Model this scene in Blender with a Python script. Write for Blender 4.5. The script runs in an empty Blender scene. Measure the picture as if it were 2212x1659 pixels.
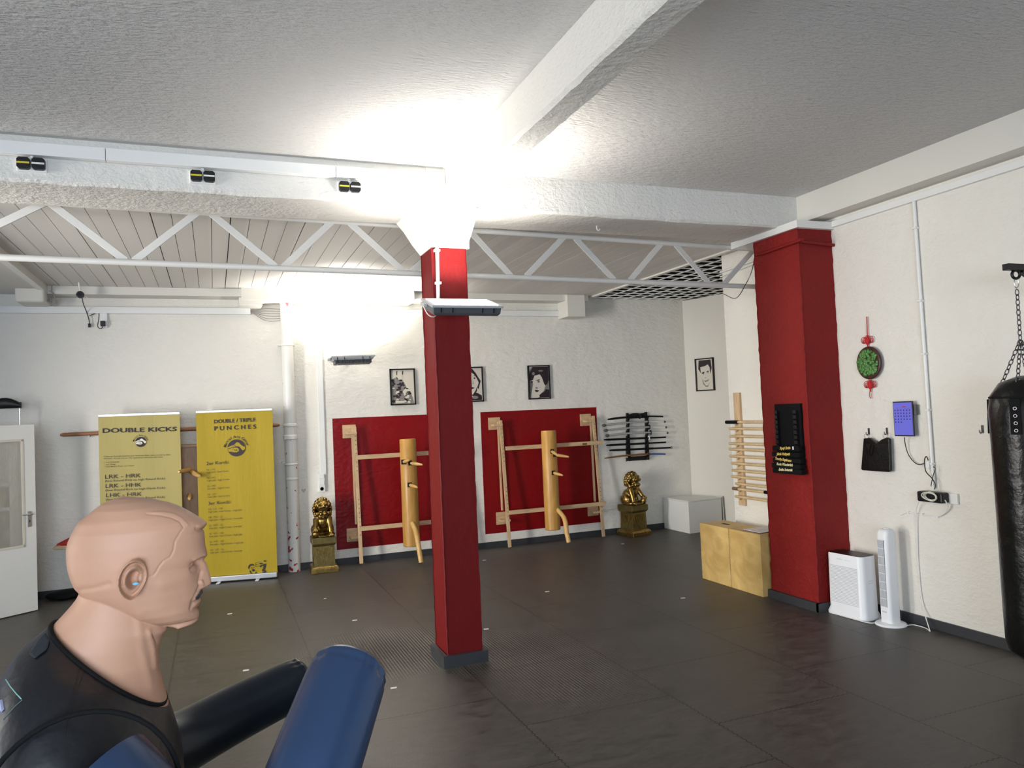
import bpy, bmesh, math, random
import numpy as np
from mathutils import Matrix, Vector
R = math.radians; PI = math.pi
random.seed(4); rng = np.random.default_rng(4)
SC = bpy.context.scene; COL = SC.collection

# ------------------------------------------------------------------ camera
EYE = np.array([0., 0., 1.85]); YAW, PITCH, ROLL, FPX = 0.37624, 0.03611, -0.04340, 1635.9
def cam_axes():
    f = np.array([math.sin(YAW)*math.cos(PITCH), math.cos(YAW)*math.cos(PITCH), math.sin(PITCH)])
    s = np.array([math.cos(YAW), -math.sin(YAW), 0.]); u = np.cross(s, f)
    return math.cos(ROLL)*s+math.sin(ROLL)*u, -math.sin(ROLL)*s+math.cos(ROLL)*u, f
CS, CU, CF = cam_axes()
cd = bpy.data.cameras.new('camera'); cam = bpy.data.objects.new('camera', cd); COL.objects.link(cam)
m = Matrix.Identity(4)
for i in range(3):
    m[i][0], m[i][1], m[i][2], m[i][3] = CS[i], CU[i], -CF[i], EYE[i]
cam.matrix_world = m; cd.sensor_width = 36; cd.lens = 36*FPX/2212; cd.clip_start = .02
SC.camera = cam
def at(px, py, ax, val):
    """the place where the sight line through a photo pixel meets the plane axis = val"""
    d = CF+CS*(px-1106)/FPX-CU*(py-829.5)/FPX
    return EYE+d*((val-EYE[ax])/d[ax])
def atp(px, py, P0, n):
    d = CF+CS*(px-1106)/FPX-CU*(py-829.5)/FPX
    n = np.array(n, float)
    return EYE+d*(((np.array(P0)-EYE)@n)/(d@n))
def proj(P):
    d = P-EYE; z = d@CF
    return 1106+FPX*(d@CS)/z, 829.5-FPX*(d@CU)/z

# ------------------------------------------------------------------ world and light
W = bpy.data.worlds.new('world'); SC.world = W; W.use_nodes = True
W.node_tree.nodes['Background'].inputs[0].default_value = (.55, .70, 1, 1)
W.node_tree.nodes['Background'].inputs[1].default_value = .6
vs = SC.view_settings
vs.view_transform = 'Standard'; vs.look = 'None'; vs.gamma = 1; vs.exposure = 0.12; vs.use_curve_mapping = False
def area(name, loc, nrm, up, sx, sy, power, col, spread=180):
    l = bpy.data.lights.new(name, 'AREA'); l.shape = 'RECTANGLE'; l.size = sx; l.size_y = sy
    l.energy = power; l.color = col; l.spread = R(spread)
    o = bpy.data.objects.new(name, l); COL.objects.link(o)
    z = -Vector(nrm).normalized(); x = Vector(up).cross(z).normalized(); y = z.cross(x)
    mm = Matrix.Identity(4)
    for i in range(3): mm[i][0], mm[i][1], mm[i][2], mm[i][3] = x[i], y[i], z[i], loc[i]
    o.matrix_world = mm
    return o
E_PILLAR, E_WALL, E_WIN, E_LEFT, E_REAR = 50, 95, 40, 68, 182
WARM = (1, .965, .90)

# ------------------------------------------------------------------ constants of the room
YB, XR, CEIL, PL, YEND = 9.87, 5.225, 3.70, 3.46, 6.815
BZ, BY0, BY1 = 3.41, 5.43, 6.0

# ------------------------------------------------------------------ materials
MATS = {}
def mat(name, col, rough=.5, metal=0., bump=None, var=None, coat=0, emit=None, spec=None, sheen=0, trans=0, alpha=1):
    """bump: list of (scale, strength, distance, stretch); var: (scale, amount, stretch)"""
    M = bpy.data.materials.new(name); M.use_nodes = True; N = M.node_tree.nodes; L = M.node_tree.links
    B = N['Principled BSDF']; B.inputs['Base Color'].default_value = (*col, 1)
    B.inputs['Roughness'].default_value = rough; B.inputs['Metallic'].default_value = metal
    if coat: B.inputs['Coat Weight'].default_value = coat; B.inputs['Coat Roughness'].default_value = .08
    if spec is not None: B.inputs['Specular IOR Level'].default_value = spec
    if trans: B.inputs['Transmission Weight'].default_value = trans
    if alpha < 1: B.inputs['Alpha'].default_value = alpha
    if emit: B.inputs['Emission Color'].default_value = (*emit[0], 1); B.inputs['Emission Strength'].default_value = emit[1]
    geo = N.new('ShaderNodeNewGeometry')
    def noise(sc, st, detail=4, rgh=.6):
        mp = N.new('ShaderNodeMapping'); mp.inputs['Scale'].default_value = st
        L.new(geo.outputs['Position'], mp.inputs['Vector'])
        n = N.new('ShaderNodeTexNoise'); n.inputs['Scale'].default_value = sc; n.inputs['Detail'].default_value = detail
        n.inputs['Roughness'].default_value = rgh
        L.new(mp.outputs[0], n.inputs['Vector']); return n
    prev = None
    for b in (bump or []):
        n = noise(b[0], b[3] if len(b) > 3 else (1, 1, 1))
        bn = N.new('ShaderNodeBump'); bn.inputs['Strength'].default_value = b[1]; bn.inputs['Distance'].default_value = b[2]
        L.new(n.outputs['Fac'], bn.inputs['Height'])
        if prev: L.new(prev.outputs[0], bn.inputs['Normal'])
        prev = bn
    if prev: L.new(prev.outputs[0], B.inputs['Normal'])
    if var:
        n = noise(var[0], var[2] if len(var) > 2 else (1, 1, 1), 5)
        cr = N.new('ShaderNodeMapRange'); cr.inputs[1].default_value = .3; cr.inputs[2].default_value = .7
        cr.inputs[3].default_value = 1-var[1]; cr.inputs[4].default_value = 1+var[1]
        L.new(n.outputs['Fac'], cr.inputs[0])
        mx = N.new('ShaderNodeVectorMath'); mx.operation = 'SCALE'; mx.inputs[0].default_value = col
        L.new(cr.outputs[0], mx.inputs['Scale']); L.new(mx.outputs[0], B.inputs['Base Color'])
    MATS[name] = M
    return M
plaster = mat('white wall plaster', (.75, .725, .665), .62, bump=[(3.2, .4, .03), (9, .6, .022, (1, 1, 1.6)), (26, .5, .008, (1, 1, 1.8))], var=(1.2, .03))
smoothwall = mat('smooth white wall paint', (.70, .68, .62), .6, bump=[(5, .15, .01), (60, .1, .002)])
ceilm = mat('stippled ceiling plaster', (.72, .705, .68), .8, bump=[(30, .8, .035, (.45, 1.6, 1)), (75, .7, .012, (.6, 1.4, 1)), (7, .25, .03)])
beamm = mat('rough beam plaster', (.74, .72, .675), .65, bump=[(6, .5, .03), (28, .55, .02, (1, 1, 1.5)), (60, .3, .006)])
redp = mat('red pillar paint', (.135, .003, .0035), .62, bump=[(2.5, .4, .03, (1, 1, .5)), (14, .3, .01), (60, .2, .003)], spec=.25)
redr = mat('rough red pillar paint', (.21, .009, .0075), .65, bump=[(4, .5, .03), (22, .6, .015), (70, .4, .005)], var=(3, .08), spec=.25)
redw = mat('red wall paint', (.20, .004, .006), .32, bump=[(4, .35, .025), (13, .4, .015, (1, 1, 2)), (50, .15, .003)], var=(2, .06), spec=.25)
white_pl = mat('white plastic', (.78, .78, .76), .35)
white_pt = mat('white gloss paint', (.78, .775, .74), .3, bump=[(40, .08, .001)])
truss_m = mat('white painted steel', (.62, .61, .58), .4)
blackv = mat('black vinyl', (.010, .015, .024), .30, .3, bump=[(300, .12, .0006)])
vestm = mat('black leather', (.009, .009, .011), .40, bump=[(220, .2, .0006), (7, .5, .016), (22, .25, .005)])
bluev = mat('dark blue vinyl', (.036, .070, .150), .27, .42, bump=[(400, .1, .0004)])
bagm = mat('black bag leather', (.005, .005, .005), .28, bump=[(7, .5, .02), (30, .25, .004), (200, .1, .0006)], spec=.35)
skin = mat('pink skin vinyl', (.55, .30, .19), .55, bump=[(500, .12, .0003)], var=(9, .05))
black = mat('black plastic', (.006, .006, .007), .4, spec=.35)
blackm = mat('matt black', (.006, .006, .006), .85, spec=.2)
chrome = mat('chrome', (.75, .75, .75), .2, 1)
steel = mat('dark steel', (.18, .18, .19), .35, 1)
alu = mat('aluminium', (.62, .63, .64), .33, 1)
greym = mat('grey lamp housing', (.42, .43, .44), .45, .3)
darkg = mat('dark grey lamp side', (.06, .065, .075), .45)
gold = mat('old gold', (.27, .175, .05), .3, .95, bump=[(40, .4, .006), (120, .3, .002)], var=(25, .45))
goldd = mat('dark gold pedestal', (.16, .12, .04), .42, .8, bump=[(60, .3, .003)], var=(12, .25))
plastic_w = mat('white appliance plastic', (.80, .81, .83), .4)
whiteb = mat('white board', (.72, .73, .70), .4)
strip = mat('dark grey strip', (.030, .032, .037), .5, var=(3, .1))
paper = mat('white paper', (.78, .76, .74), .7)
redcl = mat('red cloth', (.42, .03, .02), .8, bump=[(20, .4, .02)])
cordr = mat('red cord', (.50, .012, .015), .7)
jade = mat('green jade', (.07, .19, .045), .22, var=(45, .6))
brown = mat('dark brown wood', (.05, .015, .012), .4)
glass = mat('clear glass', (.9, .9, .9), .05, trans=1)
yel = mat('yellow label', (.65, .55, .03), .5)
whl = mat('white label', (.75, .75, .68), .5)
ink = mat('black ink', (.02, .008, .012), .6)
inkg = mat('grey ink', (.085, .07, .02), .6)
grey_i = mat('grey portrait paint', (.20, .19, .18), .7)
cream_i = mat('cream portrait paper', (.62, .58, .50), .7)
goldt = mat('gold thread', (.75, .55, .13), .5)
beltm = mat('black cotton', (.005, .005, .006), .9, bump=[(150, .2, .001)], spec=.15)
bluet = mat('blue wrap', (.05, .09, .33), .6)
silver_t = mat('grey white scabbard', (.36, .355, .34), .4)
gap = mat('dark gap', (.006, .006, .006), .9)
pipe_m = MATS['white gloss paint']

def wood(name, c1, c2, scale, stretch, rough=.5, bumpd=.001):
    M = bpy.data.materials.new(name); M.use_nodes = True; N = M.node_tree.nodes; L = M.node_tree.links
    B = N['Principled BSDF']; B.inputs['Roughness'].default_value = rough
    tc = N.new('ShaderNodeTexCoord'); mp = N.new('ShaderNodeMapping'); mp.inputs['Scale'].default_value = stretch
    L.new(tc.outputs['Object'], mp.inputs['Vector'])
    n = N.new('ShaderNodeTexNoise'); n.inputs['Scale'].default_value = scale; n.inputs['Detail'].default_value = 5; n.inputs['Distortion'].default_value = 1.2
    L.new(mp.outputs[0], n.inputs['Vector'])
    r = N.new('ShaderNodeValToRGB'); r.color_ramp.elements[0].position = .35; r.color_ramp.elements[1].position = .62
    r.color_ramp.elements[0].color = (*c1, 1); r.color_ramp.elements[1].color = (*c2, 1)
    L.new(n.outputs['Fac'], r.inputs[0]); L.new(r.outputs[0], B.inputs['Base Color'])
    b = N.new('ShaderNodeBump'); b.inputs['Strength'].default_value = .2; b.inputs['Distance'].default_value = bumpd
    L.new(n.outputs['Fac'], b.inputs['Height']); L.new(b.outputs[0], B.inputs['Normal'])
    return M
pine = wood('pale pine', (.50, .34, .19), (.60, .43, .25), 4, (6, 6, 1))
pineh = wood('pale pine rail', (.47, .32, .18), (.58, .41, .24), 4, (1, 6, 6))
teak = wood('honey trunk wood', (.42, .215, .045), (.53, .29, .07), 3, (5, 5, .8), .4)
armw = wood('honey arm wood', (.55, .32, .10), (.62, .39, .14), 6, (2, 2, 2), .4)
ply = wood('birch plywood', (.48, .31, .10), (.66, .46, .175), 2.4, (1, .9, 1.6), .5)
rattan = wood('rattan stick', (.52, .38, .20), (.66, .50, .29), 10, (1, 1, 1), .5)
orangew = wood('orange board wood', (.30, .14, .025), (.42, .21, .045), 3, (4, 4, 1), .4)

def floor_mat():
    M = bpy.data.materials.new('black rubber puzzle mats'); M.use_nodes = True; N = M.node_tree.nodes; L = M.node_tree.links
    B = N['Principled BSDF']; geo = N.new('ShaderNodeNewGeometry'); sep = N.new('ShaderNodeSeparateXYZ'); L.new(geo.outputs['Position'], sep.inputs[0])
    def math_(op, a, b=None, c=None):
        n = N.new('ShaderNodeMath'); n.operation = op
        for i, v in enumerate((a, b, c)):
            if v is None: continue
            if isinstance(v, (int, float)): n.inputs[i].default_value = v
            else: L.new(v, n.inputs[i])
        return n.outputs[0]
    X, Y = sep.outputs[0], sep.outputs[1]
    zz = lambda q: math_('MULTIPLY', math_('PINGPONG', q, .02), .55)
    U = math_('ADD', math_('SUBTRACT', Y, 5.20-.98*8), zz(X)); V = math_('ADD', math_('SUBTRACT', X, .66-20), zz(Y))
    cb = N.new('ShaderNodeCombineXYZ'); L.new(U, cb.inputs[0]); L.new(V, cb.inputs[1])
    br = N.new('ShaderNodeTexBrick'); br.offset = .5; br.offset_frequency = 2; br.squash = 1
    br.inputs['Scale'].default_value = 1; br.inputs['Brick Width'].default_value = .98; br.inputs['Row Height'].default_value = 1.0
    br.inputs['Mortar Size'].default_value = .0045; br.inputs['Mortar Smooth'].default_value = .1; br.inputs['Bias'].default_value = 0
    br.inputs['Color1'].default_value = (.97, .97, .97, 1); br.inputs['Color2'].default_value = (1.05, 1.03, 1.0, 1); br.inputs['Mortar'].default_value = (.12, .12, .12, 1)
    L.new(cb.outputs[0], br.inputs['Vector'])
    mp = N.new('ShaderNodeMapping'); mp.inputs['Scale'].default_value = (1, 2.6, 1); mp.inputs['Rotation'].default_value = (0, 0, .12); L.new(geo.outputs['Position'], mp.inputs['Vector'])
    n1 = N.new('ShaderNodeTexNoise'); n1.inputs['Scale'].default_value = 6.5; n1.inputs['Detail'].default_value = 8; n1.inputs['Roughness'].default_value = .78; n1.inputs['Distortion'].default_value = .8; L.new(mp.outputs[0], n1.inputs['Vector'])
    r = N.new('ShaderNodeValToRGB'); r.color_ramp.elements[0].position = .36; r.color_ramp.elements[1].position = .68
    r.color_ramp.elements[0].color = (.024, .022, .020, 1); r.color_ramp.elements[1].color = (.090, .081, .072, 1); L.new(n1.outputs['Fac'], r.inputs[0])
    mx = N.new('ShaderNodeMix'); mx.data_type = 'RGBA'; mx.blend_type = 'MULTIPLY'; mx.inputs[0].default_value = 1
    L.new(r.outputs[0], mx.inputs[6]); L.new(br.outputs['Color'], mx.inputs[7]); L.new(mx.outputs[2], B.inputs['Base Color'])
    rr = N.new('ShaderNodeMapRange'); rr.inputs[1].default_value = .3; rr.inputs[2].default_value = .7; rr.inputs[3].default_value = .36; rr.inputs[4].default_value = .56; L.new(n1.outputs['Fac'], rr.inputs[0]); L.new(rr.outputs[0], B.inputs['Roughness'])
    # raised dots on the worn patches round the pillar
    w = 2*PI/.046
    dots = math_('MULTIPLY', math_('SINE', math_('MULTIPLY', math_('ADD', X, Y), w)), math_('SINE', math_('MULTIPLY', math_('SUBTRACT', X, Y), w)))
    masks = None
    for cx, cy, rad in ((1.15, 6.05, .75), (2.35, 5.35, .85), (2.3, 4.75, .6)):
        dx = math_('SUBTRACT', X, cx); dy = math_('SUBTRACT', Y, cy)
        d = math_('SQRT', math_('ADD', math_('MULTIPLY', dx, dx), math_('MULTIPLY', dy, dy)))
        k = math_('MAXIMUM', math_('SUBTRACT', 1, math_('DIVIDE', d, rad)), 0)
        masks = k if masks is None else math_('MAXIMUM', masks, k)
    hd = math_('MULTIPLY', dots, math_('MULTIPLY', masks, 1.4))
    b1 = N.new('ShaderNodeBump'); b1.inputs['Strength'].default_value = .9; b1.inputs['Distance'].default_value = .004; L.new(hd, b1.inputs['Height'])
    n2 = N.new('ShaderNodeTexNoise'); n2.inputs['Scale'].default_value = 90; n2.inputs['Detail'].default_value = 3; L.new(geo.outputs['Position'], n2.inputs['Vector'])
    b2 = N.new('ShaderNodeBump'); b2.inputs['Strength'].default_value = .25; b2.inputs['Distance'].default_value = .003; L.new(n2.outputs['Fac'], b2.inputs['Height']); L.new(b1.outputs[0], b2.inputs['Normal'])
    b3 = N.new('ShaderNodeBump'); b3.inputs['Strength'].default_value = .5; b3.inputs['Distance'].default_value = .003; b3.invert = True; L.new(br.outputs['Fac'], b3.inputs['Height']); L.new(b2.outputs[0], b3.inputs['Normal'])
    L.new(b3.outputs[0], B.inputs['Normal'])
    return M
floorm = floor_mat()

def plank_mat():
    M = bpy.data.materials.new('white ceiling boards'); M.use_nodes = True; N = M.node_tree.nodes; L = M.node_tree.links
    B = N['Principled BSDF']; B.inputs['Roughness'].default_value = .45
    geo = N.new('ShaderNodeNewGeometry'); sep = N.new('ShaderNodeSeparateXYZ'); L.new(geo.outputs['Position'], sep.inputs[0])
    d = N.new('ShaderNodeMath'); d.operation = 'DIVIDE'; d.inputs[1].default_value = .143; L.new(sep.outputs[0], d.inputs[0])
    fl = N.new('ShaderNodeMath'); fl.operation = 'FLOOR'; L.new(d.outputs[0], fl.inputs[0])
    wn = N.new('ShaderNodeTexWhiteNoise'); wn.noise_dimensions = '1D'; L.new(fl.outputs[0], wn.inputs['W'])
    r = N.new('ShaderNodeMapRange'); r.inputs[3].default_value = .90; r.inputs[4].default_value = 1.03; L.new(wn.outputs[0], r.inputs[0])
    s = N.new('ShaderNodeVectorMath'); s.operation = 'SCALE'; s.inputs[0].default_value = (.66, .635, .60); L.new(r.outputs[0], s.inputs['Scale']); L.new(s.outputs[0], B.inputs['Base Color'])
    return M
plankm = plank_mat()

def chip_mat():
    """white pipe paint with red chips worn through lower down"""
    M = bpy.data.materials.new('chipped white pipe paint'); M.use_nodes = True; N = M.node_tree.nodes; L = M.node_tree.links
    B = N['Principled BSDF']; B.inputs['Roughness'].default_value = .35
    geo = N.new('ShaderNodeNewGeometry'); sep = N.new('ShaderNodeSeparateXYZ'); L.new(geo.outputs['Position'], sep.inputs[0])
    n = N.new('ShaderNodeTexNoise'); n.inputs['Scale'].default_value = 17; n.inputs['Detail'].default_value = 2; L.new(geo.outputs['Position'], n.inputs['Vector'])
    th = N.new('ShaderNodeMapRange'); th.inputs[1].default_value = 0; th.inputs[2].default_value = 1.5; th.inputs[3].default_value = .60; th.inputs[4].default_value = .74; L.new(sep.outputs[2], th.inputs[0])
    g = N.new('ShaderNodeMath'); g.operation = 'GREATER_THAN'; L.new(n.outputs['Fac'], g.inputs[0]); L.new(th.outputs[0], g.inputs[1])
    mx = N.new('ShaderNodeMix'); mx.data_type = 'RGBA'; mx.inputs[6].default_value = (.76, .75, .71, 1); mx.inputs[7].default_value = (.42, .02, .035, 1)
    L.new(g.outputs[0], mx.inputs[0]); L.new(mx.outputs[2], B.inputs['Base Color'])
    return M
chipm = chip_mat()
def banner_mat(name, col, met):
    M = mat(name, col, .45, met, spec=.2, bump=[(1.6, .22, .03, (3.5, 1, .35))])
    return M
banA = banner_mat('pale gold banner foil', (.40, .325, .115), .25)
banB = banner_mat('yellow banner foil', (.37, .265, .016), .1)

# ------------------------------------------------------------------ mesh helpers
WM = {}
class MB:
    def __init__(s): s.v = []; s.f = []; s.mi = []; s.cur = 0
    def add(s, V, F):
        o = len(s.v); s.v += [tuple(map(float, p)) for p in V]; s.f += [tuple(i+o for i in f) for f in F]; s.mi += [s.cur]*len(F); return s
    def box(s, lo, hi):
        (a, b, c), (d, e, f) = lo, hi
        return s.hexa([(a,b,c),(d,b,c),(d,e,c),(a,e,c),(a,b,f),(d,b,f),(d,e,f),(a,e,f)])
    def hexa(s, P): return s.add(P, [(0,3,2,1),(4,5,6,7),(0,1,5,4),(1,2,6,5),(2,3,7,6),(3,0,4,7)])
    def obox(s, c, ax, ay, az):
        """box with centre c and half-axis vectors"""
        c, ax, ay, az = map(np.array, (c, ax, ay, az))
        return s.hexa([c-ax-ay-az, c+ax-ay-az, c+ax+ay-az, c-ax+ay-az, c-ax-ay+az, c+ax-ay+az, c+ax+ay+az, c-ax+ay+az])
    def bar(s, p, q, w, h, up=(0,0,1)):
        p, q, up = np.array(p, float), np.array(q, float), np.array(up, float)
        d = q-p; L = np.linalg.norm(d); d /= L; r = np.cross(d, up); r /= np.linalg.norm(r); u = np.cross(r, d)
        return s.obox((p+q)/2, d*L/2, r*w/2, u*h/2)
    def tube(s, pts, r, n=12, caps=True):
        P = [np.array(p, float) for p in pts]; k = len(P); rr = r if hasattr(r, '__len__') else [r]*k
        T = []
        for i in range(k):
            t = P[min(i+1, k-1)]-P[max(i-1, 0)]; T.append(t/(np.linalg.norm(t)+1e-12))
        a = np.array([0, 0, 1.]) if abs(T[0][2]) < .9 else np.array([1., 0, 0])
        u = np.cross(T[0], a); u /= np.linalg.norm(u); V = []
        for i in range(k):
            u = u-T[i]*(u@T[i]); u /= np.linalg.norm(u); w = np.cross(T[i], u)
            for j in range(n):
                an = 2*PI*j/n; V.append(P[i]+rr[i]*(math.cos(an)*u+math.sin(an)*w))
        F = [(i*n+j, i*n+(j+1) % n, (i+1)*n+(j+1) % n, (i+1)*n+j) for i in range(k-1) for j in range(n)]
        if caps: F += [tuple(range(n))[::-1], tuple((k-1)*n+j for j in range(n))]
        return s.add(V, F)
    def lathe(s, prof, o, ax=(0,0,1), n=24, sx=1, sy=1):
        """profile of (radius, height) about axis ax at o"""
        ax = np.array(ax, float); ax /= np.linalg.norm(ax); a = np.array([1., 0, 0]) if abs(ax[0]) < .9 else np.array([0, 1., 0])
        u = a-ax*(a@ax); u /= np.linalg.norm(u); w = np.cross(ax, u); V = []
        for r, h in prof:
            for j in range(n):
                an = 2*PI*j/n; V.append(np.array(o)+ax*h+r*(sx*math.cos(an)*u+sy*math.sin(an)*w))
        k = len(prof)
        F = [(i*n+j, i*n+(j+1) % n, (i+1)*n+(j+1) % n, (i+1)*n+j) for i in range(k-1) for j in range(n)]
        F += [tuple(range(n))[::-1], tuple((k-1)*n+j for j in range(n))]
        return s.add(V, F)
    def loft(s, rings, cap=True, closed=True):
        n = len(rings[0]); V = [p for r in rings for p in r]; k = len(rings); e = n if closed else n-1
        F = [(i*n+j, i*n+(j+1) % n, (i+1)*n+(j+1) % n, (i+1)*n+j) for i in range(k-1) for j in range(e)]
        if cap: F += [tuple(range(n))[::-1], tuple((k-1)*n+j for j in range(n))]
        return s.add(V, F)
    def prism(s, poly, o, u, w, t):
        """2-D polygon in frame (u, w) at o pushed out by vector t"""
        o, u, w, t = map(lambda q: np.array(q, float), (o, u, w, t))
        A = [o+u*a+w*b for a, b in poly]; n = len(A)
        return s.add(A+[p+t for p in A], [tuple(range(n))[::-1], tuple(range(n, 2*n))]+[(i, (i+1) % n, n+(i+1) % n, n+i) for i in range(n)])
    def ell(s, c, r, n=16, m=10, rot=None):
        V = []; c = np.array(c, float)
        for i in range(m+1):
            th = PI*i/m
            for j in range(n):
                p = np.array([r[0]*math.sin(th)*math.cos(2*PI*j/n), r[1]*math.sin(th)*math.sin(2*PI*j/n), r[2]*math.cos(th)])
                if rot is not None: p = rot@p
                V.append(c+p)
        return s.add(V, [(i*n+j, (i+1)*n+j, (i+1)*n+(j+1) % n, i*n+(j+1) % n) for i in range(m) for j in range(n)])
    def ring(s, c, R0, r, nrm, n=24, k=8, sx=1, sy=1, up=(0,0,1)):
        nrm = np.array(nrm, float); nrm /= np.linalg.norm(nrm); a = np.array(up, float); a = a-nrm*(a@nrm); a /= np.linalg.norm(a); b = np.cross(nrm, a); V = []
        for i in range(n):
            t = 2*PI*i/n; d = math.cos(t)*a*sx+math.sin(t)*b*sy; dd = math.cos(t)*a+math.sin(t)*b
            for j in range(k):
                q = 2*PI*j/k; V.append(np.array(c)+R0*d+r*(math.cos(q)*dd+math.sin(q)*nrm))
        return s.add(V, [(i*k+j, ((i+1) % n)*k+j, ((i+1) % n)*k+(j+1) % k, i*k+(j+1) % k) for i in range(n) for j in range(k)])
    def build(s, name, m, parent=None, bevel=0, smooth=None, seg=2, origin=None, fix=True):
        V = np.array(s.v, float)
        if parent is not None: M0 = WM[parent]
        else:
            o = origin if origin is not None else ((V[:,0].min()+V[:,0].max())/2, (V[:,1].min()+V[:,1].max())/2, V[:,2].min())
            M0 = Matrix.Translation(Vector(o))
        Mi = np.array(M0.inverted()); Vl = V@Mi[:3,:3].T+Mi[:3,3]
        me = bpy.data.meshes.new(name); me.from_pydata(Vl.tolist(), [], s.f)
        ms = m if isinstance(m, (list, tuple)) else [m]
        for q in ms: me.materials.append(q)
        if len(ms) > 1: me.polygons.foreach_set('material_index', s.mi)
        if fix:
            bm = bmesh.new(); bm.from_mesh(me); bmesh.ops.remove_doubles(bm, verts=bm.verts, dist=1e-6)
            bmesh.ops.recalc_face_normals(bm, faces=bm.faces); bm.to_mesh(me); bm.free()
        if smooth is not None:
            me.polygons.foreach_set('use_smooth', [True]*len(me.polygons)); me.set_sharp_from_angle(angle=R(smooth))
        ob = bpy.data.objects.new(name, me); COL.objects.link(ob)
        if parent is not None: ob.parent = parent
        else: ob.matrix_world = M0
        WM[ob] = M0
        if bevel:
            b = ob.modifiers.new('b', 'BEVEL'); b.width = bevel; b.segments = seg; b.limit_method = 'ANGLE'; b.angle_limit = R(35)
        return ob
def tag(o, label=None, cat=None, group=None, kind=None):
    if label: o['label'] = label
    if cat: o['category'] = cat
    if group: o['group'] = group
    if kind: o['kind'] = kind
    return o
def thing(name, label, cat, loc, group=None):
    o = bpy.data.objects.new(name, None); COL.objects.link(o); o.location = loc; o.empty_display_size = .1
    WM[o] = Matrix.Translation(Vector(loc)); return tag(o, label, cat, group)
def struct(name, mb, m, **k):
    o = mb.build(name, m, **k); o['kind'] = 'structure'; return o
def fuse(mb, name, m, parent=None, voxel=.004, smooth=3, post=None, origin=None):
    """melts overlapping shapes into one continuous surface"""
    o = mb.build(name, m, parent, fix=True, origin=origin)
    r = o.modifiers.new('r', 'REMESH'); r.mode = 'VOXEL'; r.voxel_size = voxel; r.use_smooth_shade = True
    if smooth: q = o.modifiers.new('s', 'SMOOTH'); q.factor = .5; q.iterations = smooth
    dg = bpy.context.evaluated_depsgraph_get(); dg.update()
    me = bpy.data.meshes.new_from_object(o.evaluated_get(dg)); o.modifiers.clear(); old = o.data; o.data = me; bpy.data.meshes.remove(old)
    if post:
        n = len(me.vertices); co = np.empty(n*3); me.vertices.foreach_get('co', co); nn = np.empty(n*3); me.vertices.foreach_get('normal', nn)
        M = np.array(WM[o]); P = co.reshape(-1, 3)+M[:3,3]; P2 = post(P, nn.reshape(-1, 3), me)
        me.vertices.foreach_set('co', (P2-M[:3,3]).ravel()); me.update()
    if not len(me.materials): me.materials.append(m)
    me.polygons.foreach_set('use_smooth', [True]*len(me.polygons)); me.name = name
    return o
def text(s, p0, p1, hgt, nrm, m, parent, name='lettering', bold=0, th=.0008, off=.002, shear=0, lh=None):
    """writing whose baseline runs p0 -> p1 and whose capitals stand hgt high; several lines share one size"""
    c = bpy.data.curves.new('t', 'FONT'); c.body = s; c.resolution_u = 3; c.extrude = 0; c.offset = bold; c.shear = shear
    if lh: c.space_line = lh
    o = bpy.data.objects.new('t', c); COL.objects.link(o)
    dg = bpy.context.evaluated_depsgraph_get(); dg.update(); me = bpy.data.meshes.new_from_object(o.evaluated_get(dg))
    bpy.data.objects.remove(o); n = len(me.vertices); co = np.empty(n*3); me.vertices.foreach_get('co', co); co = co.reshape(-1, 3)
    F = [tuple(p.vertices) for p in me.polygons]; bpy.data.meshes.remove(me)
    p0, p1 = np.array(p0, float), np.array(p1, float); u = p1-p0; wd = np.linalg.norm(u); u /= wd; nrm = np.array(nrm, float); nrm /= np.linalg.norm(nrm)
    w = np.cross(nrm, u); w = w/np.linalg.norm(w)
    if w[2] < 0: w = -w
    x0, x1 = co[:,0].min(), co[:,0].max(); sx = wd/(x1-x0); sy = hgt/.71
    P = p0+np.outer((co[:,0]-x0)*sx, u)+np.outer(co[:,1]*sy, w)+nrm*off
    mb = MB(); mb.add(P, F); return mb.build(name, m, parent, fix=False)
def lerp(a, b, t): return np.array(a)*(1-t)+np.array(b)*t
def curve_pts(pts, n=8):
    """Catmull-Rom through the given points"""
    P = [np.array(p, float) for p in pts]; P = [2*P[0]-P[1]]+P+[2*P[-1]-P[-2]]; out = []
    for i in range(1, len(P)-2):
        for k in range(n):
            t = k/n; a, b, c, d = P[i-1], P[i], P[i+1], P[i+2]
            out.append(.5*((2*b)+(-a+c)*t+(2*a-5*b+4*c-d)*t*t+(-a+3*b-3*c+d)*t**3))
    out.append(P[-2]); return out

# ================================================================== THE SETTING
struct('floor', MB().box((-5, -4.2, -.12), (8.4, YB+.3, 0)), floorm)
struct('ceiling', MB().box((-5, -4.2, CEIL), (8.4, BY1, CEIL+.15)), ceilm)
struct('wall_back', MB().box((-5, YB, 0), (8.4, YB+.25, 3.9)), plaster)
struct('wall_right', MB().box((XR, -4.2, 0), (8.2, YEND, CEIL+.1)), plaster)
wl_ = MB(); wl_.box((-4.6, -4.2, 0), (-4.2, YB, 1.0)); wl_.box((-4.6, -4.2, 2.7), (-4.2, YB, 3.9)); wl_.box((-4.6, -4.2, 1.0), (-4.2, .9, 2.7)); wl_.box((-4.6, 5.5, 1.0), (-4.2, 6.5, 2.7)); wl_.box((-4.6, 9.5, 1.0), (-4.2, YB, 2.7))
struct('wall_left', wl_, plaster)
wn = MB()
for y in (.9, 2.42, 3.94, 5.44): wn.box((-4.42, y, 1.0), (-4.36, y+.06, 2.7))
wn.box((-4.42, .9, 1.0), (-4.36, 5.5, 1.06)); wn.box((-4.42, .9, 2.64), (-4.36, 5.5, 2.7)); struct('added_window_2', wn, white_pt)  # unseen window, added to go with the fill from the left
wn = MB()
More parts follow.
